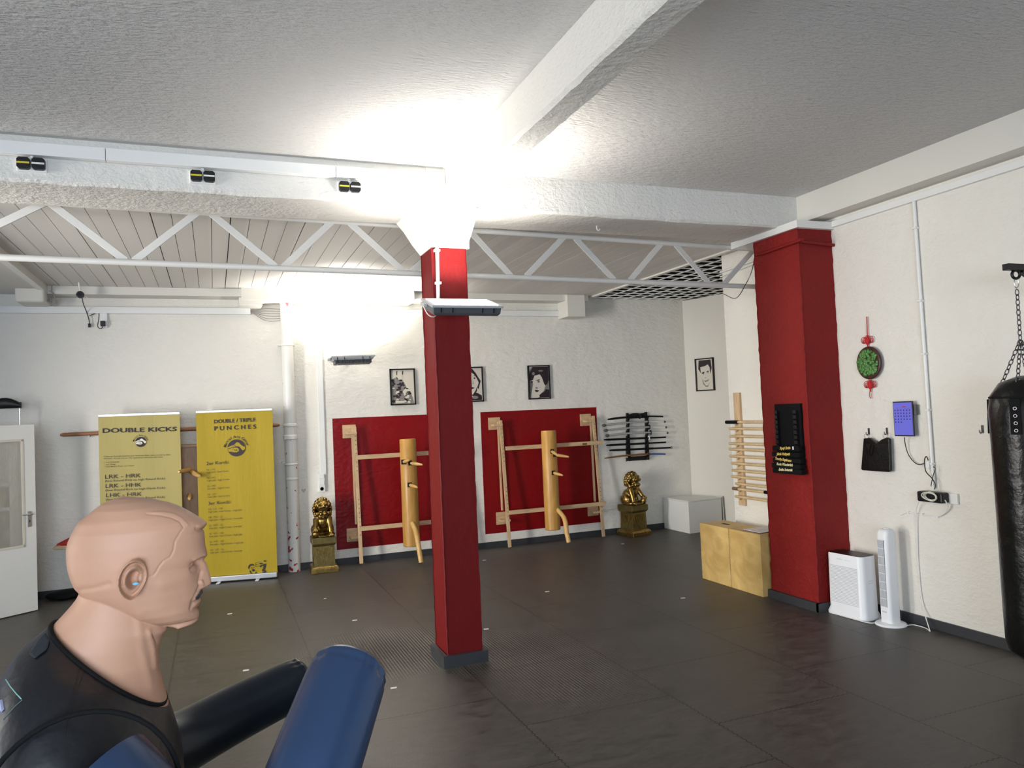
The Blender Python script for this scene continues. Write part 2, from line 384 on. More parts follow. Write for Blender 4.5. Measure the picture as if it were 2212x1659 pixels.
for y in (6.5, 7.97, 9.44): wn.box((-4.42, y, 1.0), (-4.36, y+.06, 2.7))
wn.box((-4.42, 6.5, 1.0), (-4.36, 9.5, 1.06)); wn.box((-4.42, 6.5, 2.64), (-4.36, 9.5, 2.7)); struct('added_window_3', wn, white_pt)  # second unseen window, added for light in the rear bay
# rear wall behind the camera with a window opening
wf = MB()
wf.box((-4.2, -4.4, 0), (XR, -4.0, 1.0)); wf.box((-4.2, -4.4, 2.7), (XR, -4.0, CEIL)); wf.box((-4.2, -4.4, 1.0), (-3.2, -4.0, 2.7)); wf.box((1.0, -4.4, 1.0), (XR, -4.0, 2.7))
struct('wall_front', wf, plaster)
wn = MB()
for x in (-3.2, -1.82, -.44, .94): wn.box((x, -4.22, 1.0), (x+.06, -4.16, 2.7))
wn.box((-3.2, -4.22, 1.0), (1.0, -4.16, 1.06)); wn.box((-3.2, -4.22, 2.64), (1.0, -4.16, 2.7))
struct('window_1', wn, white_pt)
area('window_daylight', (-1.1, -4.5, 1.85), (0, 1, 0), (0, 0, 1), 4.1, 1.65, E_WIN*10, (.72, .84, 1))
area('side_fill_light', (-4.15, 3.0, 1.6), (1, .1, 0), (0, 0, 1), 1.1, 5, E_LEFT, (1, .96, .90), 80)  # fill lamp added just inside the left wall to brighten the right side
area('rear_fill_light', (-4.15, 5.5, 1.6), (1, .45, 0), (0, 0, 1), 1.2, 3, E_REAR, (1, .96, .90), 90)  # added fill lamp, aimed into the rear bay to lift its walls
# alcove side wall, slanting a little
al = MB(); A0, A1 = (6.76, YB+.1), (7.66, YEND-.1)
al.hexa([(A0[0],A0[1],0),(A1[0],A1[1],0),(A1[0]+.4,A1[1],0),(A0[0]+.4,A0[1],0),(A0[0],A0[1],3.44),(A1[0],A1[1],3.44),(A1[0]+.4,A1[1],3.44),(A0[0]+.4,A0[1],3.44)])
struct('wall_alcove', al, smoothwall)
ALN = np.array([-(A0[1]-A1[1]), -(A1[0]-A0[0]), 0.]); ALN /= np.linalg.norm(ALN)
ALP = np.array([A0[0], A0[1], 0.])

def cbeam(mb, lo, hi, jit, n=40):
    """beam whose lower arrises wander like hand plaster"""
    lo, hi = np.array(lo), np.array(hi); ax = 0 if hi[0]-lo[0] > hi[1]-lo[1] else 1
    o = 1-ax; rings = []
    for i in range(n+1):
        t = i/n; a = lo[ax]+(hi[ax]-lo[ax])*t; q = []
        for (b, z) in ((lo[o], hi[2]), (lo[o], lo[2]+.02), (lo[o]+.02, lo[2]), (hi[o]-.02, lo[2]), (hi[o], lo[2]+.02), (hi[o], hi[2])):
            j = rng.normal(0, jit, 2) if z < hi[2] else (0, 0)
            p = [0, 0, z+j[0]]; p[ax] = a; p[o] = b+j[1]; q.append(p)
        rings.append(q)
    return mb.loft(rings)
tag(struct('ceiling_beam', cbeam(MB(), (-5, BY0, BZ), (XR, BY1, CEIL+.05), .0018, 90), beamm, smooth=28), 'long white plastered beam running across the room over the pillar')
tag(struct('ceiling_beam', cbeam(MB(), (1.665, -4.1, 3.42), (1.845, BY0+.05, CEIL+.05), .002, 110), beamm, smooth=28), 'narrow white beam running from the pillar over the camera')
tag(struct('ceiling_beam', MB().box((5.03, -4.1, 3.455), (XR+.05, BY0+.02, CEIL+.05)), smoothwall), 'white beam along the top of the right wall')

# plank ceiling of the rear bay: every board with its groove
pk = MB(); x = -1.69; k = 0
while x < 5.15:
    x2 = min(x+.143, 5.15); g = .0045 if k % 4 else .008
    pk.box((x, BY1-.02, PL), (x2-g, YB, PL+.03)); x = x2; k += 1
struct('ceiling', pk, plankm)
struct('ceiling', MB().box((-1.69, BY1-.02, PL+.035), (5.15, YB, PL+.12)), gap)
struct('ceiling', MB().box((-4.3, BY1-.02, 3.40), (-1.72, YB, 3.6)), smoothwall)
struct('trim_1', MB().box((-1.74, BY1, 3.385), (-1.675, YB, PL+.02)), white_pt)
# black void with white lattice above the alcove
gr = thing('ceiling_grille', 'white metal lattice grille over a dark void above the corner by the swords', 'grille', (5.9, 8.4, 3.45))
g = MB()
for i in range(17): y = 6.7+i*.2; g.box((5.16, y, 3.445), (7.9, y+.016, 3.455))
for i in range(14): xx = 5.16+i*.2; g.box((xx, 6.6, 3.448), (xx+.016, YB, 3.458))
g.build('lattice', white_pt, gr)
vd_ = MB(); vd_.box((5.1, BY1, 3.85), (8.4, YB+.1, 3.95)); vd_.box((5.162, YB-.02, 3.47), (8.4, YB+.1, 3.9)); vd_.box((5.162, BY1, 3.47), (5.18, YB, 3.9)); vd_.box((5.16, YEND-.1, 3.47), (8.4, YEND+.002, 3.9)); vd_.box((6.9, BY1, 3.47), (8.4, YB, 3.86))
struct('ceiling', vd_, blackm)
struct('trim_2', MB().box((5.10, BY1, 3.44), (5.16, YB, 3.87)), smoothwall)

# ---------------------------------------------------------------- pillars
PX0, PX1, PY0, PY1 = 1.543, 1.82, 5.43, 5.745
def rough_col(x0, x1, y0, y1, z0, z1, jit, n):
    rings = []
    for i in range(n+1):
        z = z0+(z1-z0)*i/n; q = []
        for (a, b, sa, sb) in ((x0, y0, 1, 1), (x1, y0, -1, 1), (x1, y1, -1, -1), (x0, y1, 1, -1)):
            c = .006; j = rng.normal(0, jit, 2)
            q += [(a+j[0]+(c*sa if sa*sb > 0 else 0), b+j[1]+(c*sb if sa*sb < 0 else 0), z), (a+j[0]+(c*sa if sa*sb < 0 else 0), b+j[1]+(c*sb if sa*sb > 0 else 0), z)]
        rings.append(q)
    return MB().loft(rings)
pil = rough_col(PX0, PX1, PY0, PY1, 0, 3.105, .0015, 60).build('pillar', redp, smooth=40)
tag(pil, 'slim square red pillar in the middle of the room', kind='structure')
# white flared head
cap = MB(); zz = [(0, 3.10), (.33, 3.20), (.66, 3.32), (1, 3.42)]; rings = []
for t, z in zz:
    e = .125*t; rings.append([(PX0-e, PY0, z), (PX1+e, PY0, z), (PX1+e, PY1+.26*t, z), (PX0-e, PY1+.26*t, z)])
cap.loft(rings); cap.box((PX0-.02, PY0-.012, 3.10), (PX1+.02, PY0+.02, 3.70))
tag(struct('pillar', cap, beamm, smooth=30), 'white flared head on top of the slim red pillar')
# skirting at its foot
sk = MB()
for lo, hi in (((PX0-.035, PY0-.03, 0), (PX1+.03, PY0, .085)), ((PX0-.035, PY0, 0), (PX0, PY1+.02, .085)), ((PX1, PY0, 0), (PX1+.03, PY1+.02, .085))): sk.box(lo, hi)
tag(struct('baseboard_pillar', sk, strip), 'dark skirting around the foot of the slim red pillar')

tag(struct('pillar', rough_col(4.832, XR+.05, 5.225, 5.82, 0, 3.355, .0024, 75), redr, smooth=40), 'broad rough red pillar built against the right wall')
sk = MB(); sk.box((4.805, 5.20, 0), (4.835, 5.84, .075)); sk.box((4.805, 5.198, 0), (XR, 5.228, .075))
tag(struct('baseboard_pillar', sk, strip), 'dark skirting around the foot of the broad red pillar')
tag(struct('trim_3', MB().box((4.80, 5.19, 3.355), (XR, BY1+.1, 3.42)), white_pt), 'white board on top of the broad red pillar')

bb = MB(); bb.box((-4.2, YB-.018, 0), (8, YB, .075)); struct('baseboard_back', bb, strip)
bb = MB(); bb.box((XR-.018, -4, 0), (XR, 5.20, .075)); bb.box((XR-.018, 5.83, 0), (XR, YEND+.018, .075)); bb.box((XR-.018, YEND, 0), (8, YEND+.018, .075)); struct('baseboard_right', bb, strip)
# red painted fields on the back wall
for i, (tl, br) in enumerate((((718, 904), None), ((1038, 890), (1296, 1128.5)))):
    x0 = 1.408 if i == 0 else 3.412
    x1 = 3.15 if i == 0 else 5.205
    mb = MB(); n = 60; top = 1.858; bot = .186
    mb.box((x0, YB-.004, bot), (x1, YB+.01, top))
    o = struct('trim_%d' % (4+i), mb, redw)
    tag(o, ('left' if i == 0 else 'right')+' red painted field on the white back wall')

# ================================================================== THINGS OVERHEAD
# steel truss behind the beam
YT = 6.12
tr = thing('roof_truss', 'white steel lattice truss spanning the room behind the big beam', 'truss', (0, YT, 3.03))
def chord_z(px_y0, x0, px_y1, x1): return at(x0, px_y0, 1, YT), at(x1, px_y1, 1, YT)
b0, b1 = at(0, 556, 1, YT), at(1638, 620, 1, YT); b0 = b0+(b0-b1)*.25; b1 = np.array([XR, YT, b1[2]])
MB().tube([b0, (b0+b1)/2, b1], .024, 16).build('bottom_chord', truss_m, tr, smooth=40)
t0, t1 = at(0, 455, 1, YT), at(1600, 535, 1, YT); zt = 3.385
MB().tube([(b0[0], YT, 3.50), (XR, YT, 3.372)], .024, 16).build('top_chord', truss_m, tr, smooth=40)
def cz(x): return b0[2]+(b1[2]-b0[2])*(x-b0[0])/(b1[0]-b0[0])
for (xa, ya), (xb, yb) in (((-130, 545), (60, 455)), ((130, 455), (262, 556)), ((300, 556), (420, 464)), ((462, 466), (588, 570)), ((620, 570), (718, 478)), ((756, 482), (868, 583)),
                          ((893, 584), (985, 500)), ((1022, 507), (1103, 595)), ((1138, 595), (1217, 513)), ((1243, 515), (1325, 603)), ((1362, 604), (1430, 524)), ((1458, 527), (1530, 610)), ((1565, 612), (1632, 535))):
    p, q = at(xa, ya, 1, YT), at(xb, yb, 1, YT)
    lo, hi = (p, q) if p[2] < q[2] else (q, p); lo = lo+(hi-lo)*((cz(lo[0])+.01-lo[2])/(hi[2]-lo[2])); hi = lo+(hi-lo)*((3.50+(3.372-3.50)*(hi[0]-b0[0])/(XR-b0[0])-lo[2])/(hi[2]-lo[2]))
    MB().bar(lo, hi, .052, .012, up=(0, 1, 0)).build('diagonal', truss_m, tr, bevel=.002)
    
# trunking on the face of the beam
c = thing('cable_trunking', 'white plastic cable trunking high along the face of the big beam', 'cable trunking', (-1, BY0, 3.6))
zt0 = at(0, 300, 1, 5.37)[2]; zb0 = at(0, 327, 1, 5.37)[2]
mb = MB()
for xa, xb in ((-4.2, -.60), (-.597, .85), (.853, 1.655)): mb.box((xa, 5.37, 3.565), (xb, BY0-.006, 3.645))
mb.build('trunking', white_pl, c, bevel=.003)
MB().tube(curve_pts([(1.645, 5.38, 3.57), (1.64, 5.39, 3.5), (1.60, 5.40, 3.43), (1.585, 5.40, 3.38)], 6), .004, 8).build('cable', white_pl, c, smooth=40)
# twin boxes on the beam
for (px, py), lab in (((68, 355), 'leftmost pair of black octagonal boxes on the face of the white beam'), ((438, 382), 'middle pair of black octagonal boxes on the face of the white beam'), ((755, 405), 'pair of black octagonal boxes on the beam nearest the pillar')):
    o = at(px, py, 1, 5.40); t = thing('junction_box', lab, 'junction box', (o[0], BY0, o[2]), 'paired black boxes on the beam')
    MB().box((o[0]-.083, 5.405, o[2]-.042), (o[0]+.083, BY0+.01, o[2]+.042)).build('base_plate', white_pl, t, bevel=.006)
    MB().box((o[0]-.008, 5.40, o[2]+.04), (o[0]+.008, BY0, 3.57)).build('stem', white_pl, t)
    for s in (-1, 1):
        a, k = .036, .012; poly = [(-a, -a+k), (-a+k, -a), (a-k, -a), (a, -a+k), (a, a-k), (a-k, a), (-a+k, a), (-a, a-k)]
        cc = MB().prism(poly, (o[0]+s*.040, 5.405, o[2]), (1, 0, 0), (0, 0, 1), (0, -.035, 0)).build('cap', black, t, bevel=.003)
        MB().box((o[0]+s*.040-.034, 5.368, o[2]-.005), (o[0]+s*.040+.034, 5.371, o[2]+.006)).build('label_strip', yel if s < 0 else whl, cc)
# hook under the beam
o = at(1289, 488, 2, 3.41)
tag(MB().box(o-[.012, .01, .0], o+[.03, .01, .006]).tube(curve_pts([o, o+[0, 0, -.025], o+[.015, 0, -.04], o+[.03, 0, -.025]], 5), .006, 8).build('ceiling_hook', white_pl, smooth=40), 'small white hook under the beam right of the pillar', 'hook')
# conduit on the pillar
c = thing('pillar_conduit', 'thin white conduit running down the front of the slim red pillar', 'conduit', (1.58, PY0, 3.0))
q0 = np.array([1.585, 5.415, 3.12]); q1 = np.array([1.578, 5.415, 2.70])
MB().tube([q0, q1], .0135, 14).build('pipe', white_pl, c, smooth=40)
MB().tube(curve_pts([(1.585, 5.40, 3.40), (1.588, 5.405, 3.28), (1.585, 5.412, 3.11)], 5), .006, 8).build('cable', white_pl, c, smooth=40)
for z in (3.075, 2.83): MB().box((1.56, 5.398, z-.009), (1.605, PY0+.003, z+.009)).build('clip', white_pl, c, bevel=.002)

# floodlights
def floodlight(lab, NL, NR, FL, power, group, cz=None, fins=False, mount=None):
    """NL, NR near corners of the rim, FL far left corner; lamp body hangs below the glass"""
    NL, NR, FL = map(lambda q: np.array(q, float), (NL, NR, FL)); u = NR-NL; w = FL-NL; wl = np.linalg.norm(u); dl = np.linalg.norm(w); u /= wl; w /= dl
    n = np.cross(u, w); n /= np.linalg.norm(n); c = (NL+NR)/2+w*dl/2
    t = thing('floodlight', lab, 'floodlight', tuple(c), group)
    MB().obox(c-n*.006, u*wl/2, w*dl/2, n*.009).build('rim', greym, t, bevel=.003)
    gl = MB().obox(c+n*.004, u*(wl/2-.03), w*(dl/2-.03), n*.002); gl.build('lens', mat('lit lens %d' % len(MATS), (.9, .9, .88), .3, emit=(WARM, 9)), t)
    h = .075 if not fins else .048; b = MB(); ring = []
    for e, d in ((.012, .012), (.014, h-.02), (.03, h)):
        ring.append([c-n*d+u*(sx*(wl/2-e))+w*(sy*(dl/2-e)) for sx, sy in ((-1,-1),(1,-1),(1,1),(-1,1))])
    b.loft(ring).build('housing', darkg if not fins else greym, t, bevel=.004)
    for s in (-.74, -.42, .42, .74):
        MB().obox(c-n*.031+u*s*wl/2-w*(dl/2-.012), u*.003, w*.004, n*.019).build('latch', blackm, t)
    if fins:
        f = MB()
        for i in range(30):
            s = -wl/2+.05+i*(wl-.1)/29; f.obox(c-n*.066+u*s, u*.0035, w*(dl/2-.03), n*.022)
        f.build('cooling_fins', darkg, t)
    e = c-u*(wl/2+.012)-n*.02+w*.02
    MB().obox(e, u*.012, w*.05, n*.012).build('bracket', greym, t, bevel=.002)
    MB().tube(curve_pts([e+w*.03-n*.01, e-w*.01-n*.07+u*.03, e-n*.085+u*.07-w*.02, e-n*.06+u*.11], 6), .004, 8).build('cable', white_pl, t, smooth=40)
    if mount is not None:
        MB().bar(c+w*(dl/2-.02)-n*.03, mount, .04, .03).build('arm', greym, t, bevel=.003)
    l = area('floodlight_lamp', c+n*.012, np.array([n[0]*.3, n[1]*.3, n[2]]), w, wl-.06, dl-.06, power, WARM, 132); 
    return t
NL, NR, FL = at(934, 660, 1, 5.0), at(1088, 662, 1, 5.0), at(905, 645, 1, 5.30)
FL[0] = NL[0]+.0; floodlight('grey floodlight fixed to the slim red pillar and shining up', NL, NR, FL, E_PILLAR, 'floodlights aimed at the ceiling', mount=(1.68, PY0, FL[2]-.05))
NL, NR = at(716, 769, 1, 9.35), at(811, 766, 1, 9.35); FL = NL+np.array([0, .24, -.05])
FLt = floodlight('finned grey floodlight under a thin white pipe on the back wall', NL, NR, FL+np.array([0, 0, .03]), E_WALL, 'floodlights aimed at the ceiling', fins=True, mount=((NL[0]+NR[0])/2, YB, NL[2]-.06))
# ================================================================== BACK WALL SERVICES
def zat(px, py, y=YB): return at(px, py, 1, y)[2]
# ledge, fixture and blocks under the boards
tag(struct('trim_6', MB().box((-1.69, 9.60, 3.37), (.42, YB, PL+.005)), smoothwall), 'white ledge along the top of the back wall on the left')
tag(struct('trim_7', MB().box((2.42, 9.60, 3.375), (5.02, YB, PL+.005)), smoothwall), 'white ledge along the top of the back wall on the right')
pa, pb = at(521, 628, 1, 9.5), at(872, 650, 1, 9.5)
tag(struct('trim_8', MB().box((pa[0], 9.5, pa[2]-.105), (2.45, YB, PL+.004)), smoothwall), 'smooth white ledge section above the drain pipe')
a, b = at(516, 645, 1, 9.55), at(567, 660, 1, 9.55)
tag(MB().box((a[0], 9.55, b[2]), (b[0], YB, a[2]+.02)).build('wall_block', smoothwall, bevel=.01), 'white plaster block under the ledge left of the drain pipe', 'block')
a, b = at(1224, 640, 1, 9.55), at(1266, 684, 1, 9.55)
tag(MB().box((a[0], 9.55, b[2]), (b[0], YB, PL)).build('wall_block', smoothwall, bevel=.012), 'white plaster block at the right end of the ledge', 'block')
a, b = at(38, 632, 1, 9.6), at(102, 657, 1, 9.6)
tag(MB().box((a[0], 9.45, b[2]), (b[0], YB, a[2]+.06)).build('wall_block', smoothwall, bevel=.03, seg=4), 'rounded white block at the left end of the back wall', 'block')
c = thing('cable_trunking', 'white cable trunking high along the back wall', 'cable trunking', (0, YB, 3.2))
for x0, x1 in ((-20, 541), (632, 1229)):
    a, b = at(x0, 661, 1, 9.83), at(x1, 676, 1, 9.83); MB().box((a[0], 9.815, 3.185), (b[0], YB, 3.262)).build('trunking', white_pl, c, bevel=.003)
cab = MB()
for k in range(6):
    p = at(540, 672, 1, 9.84); q = at(606, 668+k*5, 1, 9.84); mid = (p+q)/2+np.array([0, 0, -.03*(k-1.2)/2]); cab.tube(curve_pts([p, mid, q], 6), .004, 6)
tag(cab.build('cable_bundle', mat('grey cable', (.30, .27, .25), .5), smooth=40), 'loose grey cables between the trunking and the drain pipe', 'cables')
# vertical trunking and sockets
c = thing('cable_trunking', 'white vertical trunking running down to the wall sockets', 'cable trunking', (1.2, YB, 1.2))
a, b = at(680, 676, 1, YB), at(697, 1026, 1, YB); x0 = a[0]-.0; x1 = at(690, 676, 1, YB)[0]+.012
MB().box((x0, 9.845, b[2]), (x0+.072, YB, 3.19)).build('trunking', white_pl, c, bevel=.003)
s0, s1 = at(687, 1023, 1, 9.84), at(702, 1062, 1, 9.84)
t = thing('wall_socket', 'white triple switch and socket strip between drain pipe and red field', 'socket', (s0[0], YB, s1[2]))
MB().box((s0[0], 9.83, s1[2]), (s0[0]+.082, YB, s0[2])).build('housing', white_pl, t, bevel=.004)
hh = (s0[2]-s1[2])/3
for k in range(3):
    zc = s1[2]+hh*(k+.5)
    if k: MB().box((s0[0]+.012, 9.822, zc-hh*.38), (s0[0]+.070, 9.832, zc+hh*.38)).build('switch', white_pl, t, bevel=.003)
    else:
        MB().lathe([(.026, 0), (.026, .004), (.021, .004), (.019, -.006)], (s0[0]+.041, 9.83, zc), (0, -1, 0), 20).build('outlet', mat('grey socket', (.35, .35, .34), .5), t)
# drain pipe
p0, p1 = at(617, 655, 1, 9.77), at(635, 1234, 1, 9.77); px = .875; t = thing('drain_pipe', 'white drain pipe with red paint chips on the back wall', 'pipe', (px, 9.77, 0))
MB().lathe([(.072, 0), (.072, 3.37)], (px, 9.775, 0), n=28).build('pipe', chipm, t, smooth=40)
for z, r, h in ((2.78, .079, .02), (1.78, .083, .03), (1.62, .086, .05), (1.30, .08, .02), (1.12, .078, .025), (3.30, .082, .05)):
    MB().lathe([(.071, 0), (r, .008), (r, h), (.071, h+.01)], (px, 9.775, z), n=28).build('collar', white_pt, t, smooth=40)
for z in (1.335, 2.79): MB().box((px-.11, 9.76, z), (px+.09, YB, z+.012)).build('bracket', white_pt, t)
# red and blue tag at its top
tg = MB(); o = at(620, 655, 1, 9.69); tg.add([o+[-.02, 0, -.02], o+[.02, 0, -.03], o+[.03, 0, .02], o+[0, 0, -.06], o+[-.015, 0, -.035]], [(0, 3, 1), (0, 1, 2), (0, 4, 3)])
tag(MB().prism([(-.02, 0), (0, -.05), (.022, -.01), (.01, .03)], o, (1, 0, 0), (0, 0, 1), (0, -.01, 0)).build('paint_tag', mat('pink paint', (.75, .1, .1), .6)), 'small red tag at the top of the drain pipe', 'tag')
# hanging pipe of the wall lamp
a, b = at(745, 676, 1, 9.84), at(750, 760, 1, 9.84)
tag(MB().tube([(a[0]+.02, 9.84, 3.19), (a[0]+.02, 9.84, b[2])], .013, 12).build('conduit', white_pl, smooth=40), 'thin white pipe above the wall floodlight', 'conduit')
# surveillance camera
o = at(174, 637, 1, 9.35); t = thing('security_camera', 'small black round security camera hanging under the board ceiling', 'camera', tuple(o+[0, 0, .1]))
MB().lathe([(.034, 0), (.038, .01), (.038, .05), (.030, .075), (.01, .085)], o+[0, -.045, 0], (0, 1, 0), 24).build('body', black, t, smooth=50)
MB().lathe([(.018, 0), (.016, .004)], o+[0, -.05, 0], (0, 1, 0), 20).build('lens', mat('lens glass', (.01, .008, .03), .1), t)
MB().tube([o+[0, 0, .03], o+[-.01, 0, .09], (o[0]-.015, o[1], PL)], .009, 8).build('bracket', white_pl, t, smooth=40)
MB().tube([o+[.03, 0, -.005], o+[.085, 0, -.045]], .003, 6).build('antenna', white_pl, t)
q = [o+[.015, 0, -.03], at(180, 656, 1, 9.6), at(187, 674, 1, 9.8), at(192, 690, 1, 9.82), at(193, 702, 1, 9.82)]
MB().tube(curve_pts(q, 6), .005, 8).build('cable', black, t, smooth=40)
MB().box(at(190.5, 707, 1, 9.83)-[0, .01, 0], at(196, 699, 1, 9.83)+[0, .01, 0]).build('plug', black, t)
# little socket with black adapter
a, b = at(215, 674, 1, 9.83), at(232, 707, 1, 9.83); t = thing('wall_socket', 'white wall socket with a black adapter below the security camera', 'socket', (a[0], YB, b[2]))
MB().box((a[0], 9.835, b[2]), (b[0], YB, 3.19)).build('housing', white_pl, t, bevel=.004)
c0 = at(222, 699, 1, 9.80); MB().box(c0-[.024, .02, .03], c0+[.024, .035, .03]).build('adapter', black, t, bevel=.004)
MB().tube(curve_pts([c0+[0, 0, -.03], c0+[-.02, 0, -.06], c0+[-.055, .02, -.03], at(213, 690, 1, 9.83), at(212, 676, 1, 9.83), at(193, 682, 1, 9.83)], 6), .004, 8).build('cable', black, t, smooth=40)
# coil of cable in the left corner
o = at(108, 640, 1, 9.6); cb = MB()
for k in range(5): cb.ring(o+[.0+.006*k, .01*k, -.01*k], .045, .004, (.3+.1*k, 1, .1*k), 20, 6, sx=1.3)
cb.tube([o+[.02, 0, .06], (o[0]+.02, o[1], PL)], .006, 6)
tag(cb.build('cable_coil', mat('pale cable', (.35, .33, .30), .5), smooth=40), 'coil of pale cable hanging in the upper left corner', 'cables')

# wooden pole on the wall
a, b = at(130, 941, 1, 9.81), at(604, 917, 1, 9.81); a[2] = b[2] = (a[2]+b[2])/2
t = thing('wooden_staff', 'long brown wooden staff hung level behind the two banners', 'staff', tuple(a))
MB().tube([a, a+[.03, 0, 0], lerp(a, b, .5), b-[.03, 0, 0], b], [.013, .022, .025, .022, .013], 16).build('shaft', mat('brown staff wood', (.30, .13, .055), .45), t, smooth=40)
for f in (.12, .5, .9): q = lerp(a, b, f); MB().box((q[0]-.008, 9.80, q[2]-.035), (q[0]+.008, YB, q[2]-.015)).build('bracket', steel, t)

# ================================================================== DOOR (open, glazed) and what shows above it
dv = np.array([-.80, -.60, 0.]); dv /= np.linalg.norm(dv); dn = np.array([dv[1], -dv[0], 0.]); dn = dn if dn[1] < 0 else -dn
H0 = np.array([-1.751, 9.215, 0.]); DW, DH = .86, 1.93
t = thing('door_1', 'open white door with a striped glass pane at the left edge', 'door', tuple(H0)); t['kind'] = 'structure'
def dP(a, z, d=0): return H0+dv*a+dn*d+np.array([0, 0, z])
def dbox(mb, a0, a1, z0, z1, d0, d1): return mb.obox(dP((a0+a1)/2, (z0+z1)/2, (d0+d1)/2), dv*(a1-a0)/2, dn*(d1-d0)/2, np.array([0, 0, (z1-z0)/2]))
leaf = MB(); gz0, gz1, ga0, ga1 = .68, 1.78, .115, .74
for a0, a1, z0, z1 in ((0, DW, .01, gz0), (0, DW, gz1, DH), (0, ga0, gz0, gz1), (ga1, DW, gz0, gz1)): dbox(leaf, a0, a1, z0, z1, -.04, 0)
leaf.build('leaf', white_pt, t)
bd = MB()
for a0, a1, z0, z1 in ((ga0-.005, ga1, gz0-.005, gz0+.02), (ga0-.005, ga1, gz1-.02, gz1+.005), (ga0-.005, ga0+.018, gz0, gz1), (ga1-.018, ga1, gz0, gz1)): dbox(bd, a0, a1, z0, z1, -.004, .006)
bd.build('glazing_bead', mat('cream bead', (.66, .62, .52), .4), t, bevel=.002)
dbox(MB(), ga0, ga1, gz0, gz1, -.024, -.018).build('pane', mat('ribbed glass', (.60, .57, .48), .3, alpha=.42, bump=[(60, .6, .01, (5, 5, .3))]), t)
hz = 1.005; dbox(MB(), .045, .085, hz-.13, hz+.03, 0, .006).build('lock_plate', alu, t, bevel=.002)
MB().tube([dP(.062, hz, .005), dP(.062, hz, .05), dP(.062, hz, .055)], .009, 10).tube([dP(.058, hz, .055), dP(.16, hz+.004, .055)], .008, 10).build('door_handle', alu, t, smooth=40)
dbox(MB(), .060, .067, hz-.085, hz-.06, .006, .008).build('keyhole', blackm, t)
# shelf unit behind the glass
sh = thing('shelf_unit', 'pale shelving seen dimly through the door glass', 'shelf', (-2.45, 9.55, 0))
for x in (-2.93, -1.99): MB().box((x-.012, 9.3, 0), (x+.012, 9.84, 1.84)).build('side', white_pl, sh)
for z in (.5, .8, 1.05, 1.3, 1.62): MB().box((-2.93, 9.3, z), (-1.99, 9.84, z+.03)).build('shelf', white_pl, sh)
tanm = mat('tan cardboard', (.42, .30, .16), .7)
for z in (.53, .83, 1.08): tag(MB().box((-2.85, 9.32, z), (-2.05, 9.7, z+.17)).build('storage_box', tanm), 'tan box on the %s shelf behind the door glass' % {.53: 'lower', .83: 'middle', 1.08: 'upper'}[z], 'box', 'boxes behind the door glass')
tag(MB().ell((-2.18, 9.25, .78), (.09, .05, .12)).ell((-2.09, 9.25, .86), (.05, .05, .12)).box((-2.26, 9.22, .5), (-2.05, 9.29, .75)).build('black_bag', blackm, smooth=60), 'dark bag hanging low behind the door glass', 'bag')
# black curved handle on a chrome rod
t = thing('exercise_machine', 'black curved grip on a thin chrome rod behind the white door', 'exercise machine', tuple(at(30, 1300, 1, 9.62)*[1, 1, 0]))
p = at(42, 868, 1, 9.6); q = at(42, 920, 1, 9.6); top = []
MB().tube([(p[0], 9.6, 0.0), p-[0, 0, .03]], .008, 10).build('rod', chrome, t, smooth=40)
g = MB(); rings = []
for k in range(13):
    s = k/12; xx = p[0]+.012-.30*s; zc = p[2]-.04+.03*math.sin(PI*s); hgt = .028+.032*math.sin(PI*min(1, s*1.0))
    rings.append([(xx, 9.6+.035*math.cos(a), zc+hgt*math.sin(a)) for a in np.linspace(0, 2*PI, 14, endpoint=False)])
g.loft(rings).build('grip', black, t, smooth=50)
MB().box((p[0]-.006, 9.575, p[2]-.07), (p[0]+.018, 9.625, p[2]-.005)).build('clamp', black, t, bevel=.004)

# low wooden shelf with red cloth, black bag on floor
a = at(113, 1183, 1, 9.55); t = tag(MB().prism([(0, -.012), (.02, -.03), (.55, -.055), (.55, -.02), (.02, .012)], a, (1, 0, 0), (0, 0, 1), (0, .3, 0)).build('wooden_shelf', pineh, bevel=.006), 'small wooden shelf on the back wall behind the mannequin head', 'shelf')
tag(MB().tube([a+[.45, .15, .07], a+[.45, .15, -.3]], .02).build('shelf_bracket', steel), 'steel bracket below the small wooden shelf', 'bracket')
rc = MB(); V = []
for k in range(16):
    s = k/15; h = .02+.16*min(1, s*1.6)
    V.append([a+np.array([.03+.48*s, .03+.22*(.5-.5*math.cos(q))*.9+.02*math.sin(3*q+k), .004+max(0, math.sin(q))*h*(1+.12*math.sin(5*s+2*q))]) for q in np.linspace(0, 2*PI, 14, endpoint=False)])
rc.loft(V).build('red_cushion', redcl, smooth=60); o = bpy.data.objects['red_cushion']; tag(o, 'crumpled red cushion lying on the small wooden shelf', 'cushion')
o = at(142, 1292, 2, .02); fuse(MB().ell(o+[0, .1, .02], (.22, .12, .045)).ell(o+[.2, .12, .03], (.16, .1, .05)).ell(o+[-.02, .03, .01], (.1, .08, .03)), 'gym_bag', blackm, voxel=.012)
tag(bpy.data.objects['gym_bag'], 'flat black bag lying on the mats below the small shelf', 'bag')

